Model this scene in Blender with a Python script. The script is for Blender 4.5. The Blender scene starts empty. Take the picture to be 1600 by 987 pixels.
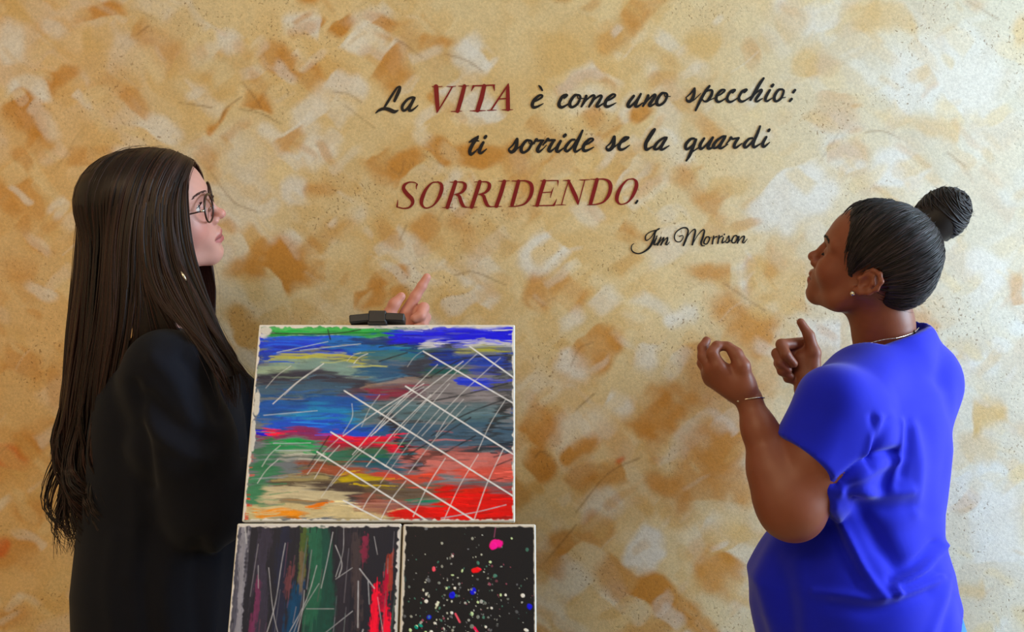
import bpy, math, random
import numpy as np
from mathutils import Vector, Matrix

# ------------------------------------------------------------------ camera, world, lights, exposure
SC = bpy.context.scene
COL = SC.collection
FPX, CX, CY, CAMZ = 1450.0, 800.0, 493.5, 1.337
WALLY = 1.96
cam = bpy.data.cameras.new('camera')
cam.sensor_width = 36.0
cam.sensor_fit = 'HORIZONTAL'
cam.lens = FPX / 1600.0 * 36.0
cam.clip_start = 0.02
camo = bpy.data.objects.new('camera', cam)
COL.objects.link(camo)
camo.location = (0, 0, CAMZ)
camo.rotation_euler = (math.radians(90), 0, 0)
SC.camera = camo
SC.view_settings.view_transform = 'Standard'
SC.view_settings.look = 'None'
SC.view_settings.exposure = -0.1
SC.view_settings.gamma = 1.0
SC.view_settings.use_curve_mapping = False
world = bpy.data.worlds.new('sky')
SC.world = world
world.use_nodes = True
bg = world.node_tree.nodes['Background']
bg.inputs[0].default_value = (0.62, 0.78, 1.0, 1)
bg.inputs[1].default_value = 0.6


def area(name, loc, rot, sx, sy, power, color):
    l = bpy.data.lights.new(name, 'AREA')
    l.shape = 'RECTANGLE'
    l.size = sx
    l.size_y = sy
    l.energy = power
    l.color = color
    o = bpy.data.objects.new(name, l)
    COL.objects.link(o)
    o.location = loc
    o.rotation_euler = rot
    return o


# daylight through the window in the right wall (shines towards -x, tipped slightly down)
area('daylight_side_window', (2.74, 1.00, 1.70), (0, math.radians(86), 0), 1.4, 1.25, 135, (0.62, 0.82, 1.0))
# added warm fill below the ceiling behind the camera, no real lamp
area('warm_fill_light', (-1.2, -0.3, 2.62), (math.radians(24), math.radians(10), 0), 1.8, 1.1, 46, (1.0, 0.72, 0.43))


# ------------------------------------------------------------------ helpers
def P(px, py, d):
    """a point of the place from its picture position and its distance"""
    return np.array([(px - CX) / FPX * d, d, CAMZ + (CY - py) / FPX * d])


def srgb(r, g, b):
    c = np.array([r, g, b], float) / 255.0
    return np.where(c <= 0.04045, c / 12.92, ((c + 0.055) / 1.055) ** 2.4)


BASE = {}


def tag(o, label=None, cat=None, group=None, kind=None):
    if label: o['label'] = label
    if cat: o['category'] = cat
    if group: o['group'] = group
    if kind: o['kind'] = kind
    return o


def empty(name, loc):
    o = bpy.data.objects.new(name, None)
    o.empty_display_size = 0.05
    COL.objects.link(o)
    o.location = loc
    BASE[o.name] = np.array(loc, float)
    return o


def mesh(name, V, F, mat, parent=None, smooth=True, attrs=None, base=None):
    """one mesh object from world-space vertices; F an (n,3|4) array or list of face lists"""
    V = np.asarray(V, np.float64)
    if parent is not None:
        b = BASE[parent.name]
    elif base is not None:
        b = np.asarray(base, float)
    else:
        b = np.zeros(3)
    me = bpy.data.meshes.new(name)
    L = [np.asarray(f, np.int32) for f in (F if isinstance(F, list) else [F])]
    L = [f.reshape(1, -1) if f.ndim == 1 else f for f in L if f.size]
    me.vertices.add(len(V))
    me.vertices.foreach_set('co', (V - b).astype(np.float32).ravel())
    loops = np.concatenate([f.ravel() for f in L])
    tot = np.concatenate([np.full(len(f), f.shape[1], np.int32) for f in L])
    start = np.concatenate([[0], np.cumsum(tot)[:-1]]).astype(np.int32)
    me.loops.add(len(loops))
    me.loops.foreach_set('vertex_index', loops.astype(np.int32))
    me.polygons.add(len(tot))
    me.polygons.foreach_set('loop_start', start)
    me.polygons.foreach_set('loop_total', tot)
    me.polygons.foreach_set('use_smooth', np.full(len(tot), smooth))
    me.update(calc_edges=True)
    me.validate()
    for k, a in (attrs or {}).items():
        a = np.asarray(a, np.float32)
        if a.ndim == 1:
            at = me.attributes.new(k, 'FLOAT', 'POINT')
            at.data.foreach_set('value', a)
        else:
            at = me.attributes.new(k, 'FLOAT_COLOR', 'POINT')
            at.data.foreach_set('color', np.c_[a[:, :3], np.ones(len(a))].astype(np.float32).ravel())
    me.materials.append(mat)
    o = bpy.data.objects.new(name, me)
    COL.objects.link(o)
    if parent is not None:
        o.parent = parent
    else:
        o.location = b
    BASE[o.name] = b
    return o


class MB:
    """collects boxes, tubes and lathes into one mesh"""

    def __init__(s):
        s.V, s.F, s.n = [], [], 0

    def raw(s, V, F):
        V = np.asarray(V, float)
        s.V.append(V)
        for f in F:
            f = np.asarray(f, np.int32)
            s.F.append((f.reshape(1, -1) if f.ndim == 1 else f) + s.n)
        s.n += len(V)
        return s

    def box(s, c, half, R=None, bev=0.0):
        """box with chamfered edges: 24 vertices (three per corner)"""
        c = np.asarray(c, float)
        h = np.asarray(half, float)
        b = min(bev, 0.45 * h.min())
        R = np.eye(3) if R is None else np.asarray(R, float)
        if b <= 0:
            q = np.array([[x, y, z] for x in (-1, 1) for y in (-1, 1) for z in (-1, 1)], float) * h
            return s.raw(q @ R.T + c, [np.array([[0, 1, 3, 2], [4, 6, 7, 5], [0, 4, 5, 1], [2, 3, 7, 6], [0, 2, 6, 4], [1, 5, 7, 3]])])
        V, idx = [], {}
        for x in (-1, 1):
            for y in (-1, 1):
                for z in (-1, 1):
                    for a in range(3):
                        p = np.array([x, y, z]) * (h - b)
                        p[a] = (x, y, z)[a] * h[a]
                        idx[(x, y, z, a)] = len(V)
                        V.append(p)
        F4, F3 = [], []
        for a in range(3):
            u, v = [i for i in range(3) if i != a]
            for sg in (-1, 1):
                k = []
                for (su, sv) in ((-1, -1), (1, -1), (1, 1), (-1, 1)):
                    t = [0, 0, 0]
                    t[a], t[u], t[v] = sg, su, sv
                    k.append(idx[(t[0], t[1], t[2], a)])
                F4.append(k)
            for su in (-1, 1):
                for sv in (-1, 1):
                    t0 = [0, 0, 0]
                    t0[u], t0[v] = su, sv
                    ka, kb = list(t0), list(t0)
                    ka[a], kb[a] = -1, 1
                    F4.append([idx[(*ka, u)], idx[(*kb, u)], idx[(*kb, v)], idx[(*ka, v)]])
        for x in (-1, 1):
            for y in (-1, 1):
                for z in (-1, 1):
                    F3.append([idx[(x, y, z, 0)], idx[(x, y, z, 1)], idx[(x, y, z, 2)]])
        return s.raw(np.array(V) @ R.T + c, [np.array(F4), np.array(F3)])

    def tube(s, pts, r, n=10, caps=True):
        V, F = tube(pts, r, n, caps)
        return s.raw(V, F)

    def build(s, name, mat, parent=None, smooth=False, **k):
        return mesh(name, np.concatenate(s.V), s.F, mat, parent, smooth, **k)


def frames(p):
    t = np.gradient(p, axis=0)
    t /= np.linalg.norm(t, axis=1)[:, None] + 1e-12
    ref = np.array([0.21, 0.93, 0.31])
    if np.abs(t @ ref).mean() > 0.8:
        ref = np.array([0.9, 0.1, 0.4])
    a = np.cross(t, ref)
    a /= np.linalg.norm(a, axis=1)[:, None] + 1e-12
    b = np.cross(t, a)
    return t, a, b


def tube(pts, r, n=8, caps=True):
    p = np.asarray(pts, float)
    r = np.broadcast_to(np.asarray(r, float), (len(p),))
    t, a, b = frames(p)
    th = np.arange(n) * 2 * np.pi / n
    V = (p[:, None, :] + r[:, None, None] * (np.cos(th)[None, :, None] * a[:, None, :] + np.sin(th)[None, :, None] * b[:, None, :])).reshape(-1, 3)
    i = np.arange(len(p) - 1)[:, None] * n
    j = np.arange(n)[None, :]
    k = (j + 1) % n
    F = [np.stack([i + j, i + k, i + n + k, i + n + j], -1).reshape(-1, 4)]
    if caps:
        F += [np.arange(n)[::-1].copy(), np.arange(n) + (len(p) - 1) * n]
    return V, F


def catmull(pts, m=6):
    p = np.asarray(pts, float)
    if len(p) < 3:
        t = np.linspace(0, 1, m + 1)[:, None]
        return p[0] + (p[-1] - p[0]) * t
    q = np.vstack([2 * p[0] - p[1], p, 2 * p[-1] - p[-2]])
    out = []
    for i in range(1, len(q) - 2):
        t = np.linspace(0, 1, m, endpoint=False)[:, None]
        out.append(0.5 * (2 * q[i] + (q[i + 1] - q[i - 1]) * t + (2 * q[i - 1] - 5 * q[i] + 4 * q[i + 1] - q[i + 2]) * t ** 2
                          + (3 * q[i] - q[i - 1] - 3 * q[i + 1] + q[i + 2]) * t ** 3))
    out.append(p[-1:])
    return np.vstack(out)


def resample(p, n):
    d = np.r_[0, np.cumsum(np.linalg.norm(np.diff(p, axis=0), axis=1))]
    t = np.linspace(0, d[-1], n)
    return np.stack([np.interp(t, d, p[:, k]) for k in range(p.shape[1])], 1)


def strands(paths, radii, tints, n=4):
    """many tapering tubes as one mesh, with a tint value for each"""
    Vs, Fs, T, o = [], [], [], 0
    for p, r, ti in zip(paths, radii, tints):
        V, F = tube(p, r, n, caps=False)
        Vs.append(V)
        Fs.append(F[0] + o)
        T.append(np.full(len(V), ti))
        o += len(V)
    return np.concatenate(Vs), np.concatenate(Fs), np.concatenate(T)


# ---- 2-d value noise
def vnoise(shape, cells, seed, octaves=4, gain=0.5):
    rs = np.random.RandomState(seed)
    out = np.zeros(shape)
    amp, tot = 1.0, 0.0
    cy, cx = cells
    for _ in range(octaves):
        gy, gx = int(math.ceil(cy)) + 2, int(math.ceil(cx)) + 2
        g = rs.rand(gy, gx)
        y = np.linspace(0, cy, shape[0])
        x = np.linspace(0, cx, shape[1])
        iy, ix = np.floor(y).astype(int), np.floor(x).astype(int)
        fy, fx = y - iy, x - ix
        fy, fx = (fy * fy * (3 - 2 * fy))[:, None], (fx * fx * (3 - 2 * fx))[None, :]
        a, b = g[np.ix_(iy, ix)], g[np.ix_(iy, ix + 1)]
        c, d = g[np.ix_(iy + 1, ix)], g[np.ix_(iy + 1, ix + 1)]
        out += amp * ((a * (1 - fx) + b * fx) * (1 - fy) + (c * (1 - fx) + d * fx) * fy)
        tot += amp
        amp *= gain
        cy, cx = min(cy * 2, shape[0]), min(cx * 2, shape[1])
    return out / tot


def sstep(a, b, x):
    t = np.clip((x - a) / (b - a), 0, 1)
    return t * t * (3 - 2 * t)


# ---- signed distance sculpting
class Field:
    def __init__(s, lo, hi, h):
        s.lo, s.h = np.asarray(lo, float), h
        s.n = np.ceil((np.asarray(hi, float) - s.lo) / h).astype(int) + 1
        s.ax = [(s.lo[a] + np.arange(s.n[a]) * h).astype(np.float32) for a in range(3)]
        s.D = np.full(tuple(s.n), 0.25, np.float32)

    def sl(s, lo, hi):
        out = []
        for a in range(3):
            i0 = max(0, int((lo[a] - s.lo[a]) / s.h) - 1)
            i1 = min(s.n[a], int((hi[a] - s.lo[a]) / s.h) + 2)
            if i1 <= i0:
                return None
            out.append(slice(i0, i1))
        return tuple(out)

    def xyz(s, q):
        return s.ax[0][q[0]][:, None, None], s.ax[1][q[1]][None, :, None], s.ax[2][q[2]][None, None, :]

    def put(s, q, d, k, op):
        D = s.D[q]
        if op == 'add':
            h = np.maximum(k - np.abs(D - d), 0) / k
            s.D[q] = np.minimum(D, d) - h * h * k * 0.25
        else:  # cut
            d = -d
            h = np.maximum(k - np.abs(D - d), 0) / k
            s.D[q] = np.maximum(D, d) + h * h * k * 0.25

    def cap(s, p, q, r1, r2=None, k=0.01, op='add', plane=None):
        r2 = r1 if r2 is None else r2
        p, q = np.asarray(p, float), np.asarray(q, float)
        m = max(r1, r2) + k + 3 * s.h + 0.012
        sl = s.sl(np.minimum(p, q) - m, np.maximum(p, q) + m)
        if sl is None: return s
        X, Y, Z = s.xyz(sl)
        v = q - p
        L = max(v @ v, 1e-12)
        t = np.clip(((X - p[0]) * v[0] + (Y - p[1]) * v[1] + (Z - p[2]) * v[2]) / L, 0, 1)
        d = np.sqrt((X - p[0] - t * v[0]) ** 2 + (Y - p[1] - t * v[1]) ** 2 + (Z - p[2] - t * v[2]) ** 2) - (r1 + (r2 - r1) * t)
        if plane is not None:
            o, nn = plane
            d = np.maximum(d, (X - o[0]) * nn[0] + (Y - o[1]) * nn[1] + (Z - o[2]) * nn[2])
        s.put(sl, d, k, op)
        return s

    def chain(s, pts, rs, k=0.01, op='add'):
        for i in range(len(pts) - 1):
            s.cap(pts[i], pts[i + 1], rs[i], rs[i + 1], k, op)
        return s

    def ell(s, c, r, k=0.01, op='add', R=None):
        c, r = np.asarray(c, float), np.asarray(r, float)
        m = r.max() + k + 3 * s.h + 0.012
        sl = s.sl(c - m, c + m)
        if sl is None: return s
        X, Y, Z = s.xyz(sl)
        X, Y, Z = X - c[0], Y - c[1], Z - c[2]
        if R is not None:  # columns of R are the axes
            X, Y, Z = (X * R[0, i] + Y * R[1, i] + Z * R[2, i] for i in range(3))
        k0 = np.sqrt((X / r[0]) ** 2 + (Y / r[1]) ** 2 + (Z / r[2]) ** 2)
        k1 = np.sqrt((X / r[0] ** 2) ** 2 + (Y / r[1] ** 2) ** 2 + (Z / r[2] ** 2) ** 2) + 1e-9
        s.put(sl, k0 * (k0 - 1) / k1, k, op)
        return s

    def fun(s, f, lo, hi, k=0.01, op='add'):
        sl = s.sl(lo, hi)
        X, Y, Z = s.xyz(sl)
        s.put(sl, f(X, Y, Z), k, op)
        return s

    def at(s, p):
        """field value at points (trilinear)"""
        g = (np.asarray(p, float) - s.lo) / s.h
        g = np.clip(g, 0, s.n - 1.001)
        i = g.astype(int)
        w = g - i
        out = 0
        for dx in (0, 1):
            for dy in (0, 1):
                for dz in (0, 1):
                    k = np.where(dx, w[..., 0], 1 - w[..., 0]) * np.where(dy, w[..., 1], 1 - w[..., 1]) * np.where(dz, w[..., 2], 1 - w[..., 2])
                    out = out + k * s.D[i[..., 0] + dx, i[..., 1] + dy, i[..., 2] + dz]
        return out

    def shoot(s, c, dirs, far=.16, near=.0, m=110):
        """outermost surface distance from c along each direction"""
        t = np.linspace(near, far, m)
        v = s.at(np.asarray(c, float) + dirs[:, None, :] * t[None, :, None]) < 0
        k = m - 1 - np.argmax(v[:, ::-1], axis=1)
        return np.where(v.any(1), t[k], near)

    def mesh(s):
        D = s.D
        I = D < 0
        n = D.shape
        c = np.zeros((n[0] - 1, n[1] - 1, n[2] - 1), np.int8)
        for dx in (0, 1):
            for dy in (0, 1):
                for dz in (0, 1):
                    c += I[dx:n[0] - 1 + dx, dy:n[1] - 1 + dy, dz:n[2] - 1 + dz]
        ai, aj, ak = np.nonzero((c > 0) & (c < 8))
        acc = np.zeros((len(ai), 3))
        cnt = np.zeros(len(ai))
        corners = [(x, y, z) for x in (0, 1) for y in (0, 1) for z in (0, 1)]
        val = {q: D[ai + q[0], aj + q[1], ak + q[2]] for q in corners}
        for q in corners:
            for a in range(3):
                if q[a] == 0:
                    w = list(q)
                    w[a] = 1
                    d0, d1 = val[q], val[tuple(w)]
                    m = (d0 < 0) != (d1 < 0)
                    t = np.where(m, d0 / np.where(m, d0 - d1, 1), 0)
                    for e in range(3):
                        acc[:, e] += np.where(m, q[e] + (t if e == a else 0), 0)
                    cnt += m
        V = acc / cnt[:, None] + np.stack([ai, aj, ak], 1)
        V = V * s.h + s.lo
        cid = np.full(c.shape, -1, np.int32)
        cid[ai, aj, ak] = np.arange(len(ai))
        F = []
        for a in range(3):
            u, v = [(1, 2), (2, 0), (0, 1)][a]
            s0 = [slice(None)] * 3
            s1 = [slice(None)] * 3
            s0[a], s1[a] = slice(0, n[a] - 1), slice(1, n[a])
            for e in (u, v):
                s0[e] = s1[e] = slice(1, n[e] - 1)
            A, B = I[tuple(s0)], I[tuple(s1)]
            for flip, msk in ((False, A & ~B), (True, ~A & B)):
                q = list(np.nonzero(msk))
                q[u] = q[u] + 1
                q[v] = q[v] + 1

                def cell(du, dv):
                    w = [q[0].copy(), q[1].copy(), q[2].copy()]
                    w[u] -= du
                    w[v] -= dv
                    return cid[w[0], w[1], w[2]]
                f = np.stack([cell(1, 1), cell(0, 1), cell(0, 0), cell(1, 0)], 1)
                F.append(f[:, ::-1] if flip else f)
        F = np.concatenate(F)
        F = F[(F >= 0).all(1)]
        return V, F


def vnormals(V, F):
    N = np.zeros_like(V)
    n = np.cross(V[F[:, 2]] - V[F[:, 0]], V[F[:, 3]] - V[F[:, 1]])
    for i in range(4):
        np.add.at(N, F[:, i], n)
    return N / (np.linalg.norm(N, axis=1)[:, None] + 1e-12)


def join(parts):
    V, F, o = [], [], 0
    for v, f in parts:
        V.append(v)
        F.append(f + o)
        o += len(v)
    return np.concatenate(V), np.concatenate(F)


def rot(axis, deg):
    return np.array(Matrix.Rotation(math.radians(deg), 3, axis))


# ---- materials
def newmat(name):
    m = bpy.data.materials.new(name)
    m.use_nodes = True
    nt = m.node_tree
    return m, nt, nt.nodes['Principled BSDF']


def node(nt, t, **k):
    n = nt.nodes.new(t)
    for a, v in k.items():
        setattr(n, a, v)
    return n


def plain(name, rgb, rough=0.5, metal=0.0, bump=None, spec=0.5, sheen=0.0, var=0.0, vscale=30):
    m, nt, p = newmat(name)
    c = srgb(*rgb)
    p.inputs['Base Color'].default_value = (*c, 1)
    p.inputs['Roughness'].default_value = rough
    p.inputs['Metallic'].default_value = metal
    p.inputs['Specular IOR Level'].default_value = spec
    if sheen:
        p.inputs['Sheen Weight'].default_value = sheen
    tc = node(nt, 'ShaderNodeTexCoord')
    if var:
        nz = node(nt, 'ShaderNodeTexNoise')
        nz.inputs['Scale'].default_value = vscale
        nz.inputs['Detail'].default_value = 4
        nt.links.new(tc.outputs['Object'], nz.inputs['Vector'])
        mx = node(nt, 'ShaderNodeMixRGB')
        mx.inputs[1].default_value = (*(c * (1 - var)), 1)
        mx.inputs[2].default_value = (*np.minimum(c * (1 + var), 1), 1)
        nt.links.new(nz.outputs['Fac'], mx.inputs[0])
        nt.links.new(mx.outputs[0], p.inputs['Base Color'])
    if bump:
        nz = node(nt, 'ShaderNodeTexNoise')
        nz.inputs['Scale'].default_value = bump[0]
        nz.inputs['Detail'].default_value = 5
        nt.links.new(tc.outputs['Object'], nz.inputs['Vector'])
        b = node(nt, 'ShaderNodeBump')
        b.inputs['Strength'].default_value = bump[1]
        b.inputs['Distance'].default_value = bump[2]
        nt.links.new(nz.outputs['Fac'], b.inputs['Height'])
        nt.links.new(b.outputs[0], p.inputs['Normal'])
    return m


def attr_mat(name, attr='Col', rough=0.6, spec=0.4, bump=None, sss=0.0, sss_r=(1, 0.35, 0.2)):
    """surface whose own colours are stored on its vertices"""
    m, nt, p = newmat(name)
    a = node(nt, 'ShaderNodeAttribute', attribute_name=attr)
    p.inputs['Roughness'].default_value = rough
    p.inputs['Specular IOR Level'].default_value = spec
    nt.links.new(a.outputs['Color'], p.inputs['Base Color'])
    if sss:
        p.inputs['Subsurface Weight'].default_value = sss
        p.inputs['Subsurface Radius'].default_value = sss_r
        p.inputs['Subsurface Scale'].default_value = 0.006
    if bump:
        tc = node(nt, 'ShaderNodeTexCoord')
        nz = node(nt, 'ShaderNodeTexNoise')
        nz.inputs['Scale'].default_value = bump[0]
        nz.inputs['Detail'].default_value = 4
        nt.links.new(tc.outputs['Object'], nz.inputs['Vector'])
        b = node(nt, 'ShaderNodeBump')
        b.inputs['Strength'].default_value = bump[1]
        b.inputs['Distance'].default_value = bump[2]
        nt.links.new(nz.outputs['Fac'], b.inputs['Height'])
        nt.links.new(b.outputs[0], p.inputs['Normal'])
    return m


def hair_mat(name, dark, light, rough=0.42, spec=0.35):
    m, nt, p = newmat(name)
    a = node(nt, 'ShaderNodeAttribute', attribute_name='tint')
    mx = node(nt, 'ShaderNodeMixRGB')
    mx.inputs[1].default_value = (*srgb(*dark), 1)
    mx.inputs[2].default_value = (*srgb(*light), 1)
    nt.links.new(a.outputs['Fac'], mx.inputs[0])
    nt.links.new(mx.outputs[0], p.inputs['Base Color'])
    p.inputs['Roughness'].default_value = rough
    p.inputs['Specular IOR Level'].default_value = spec
    return m


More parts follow.
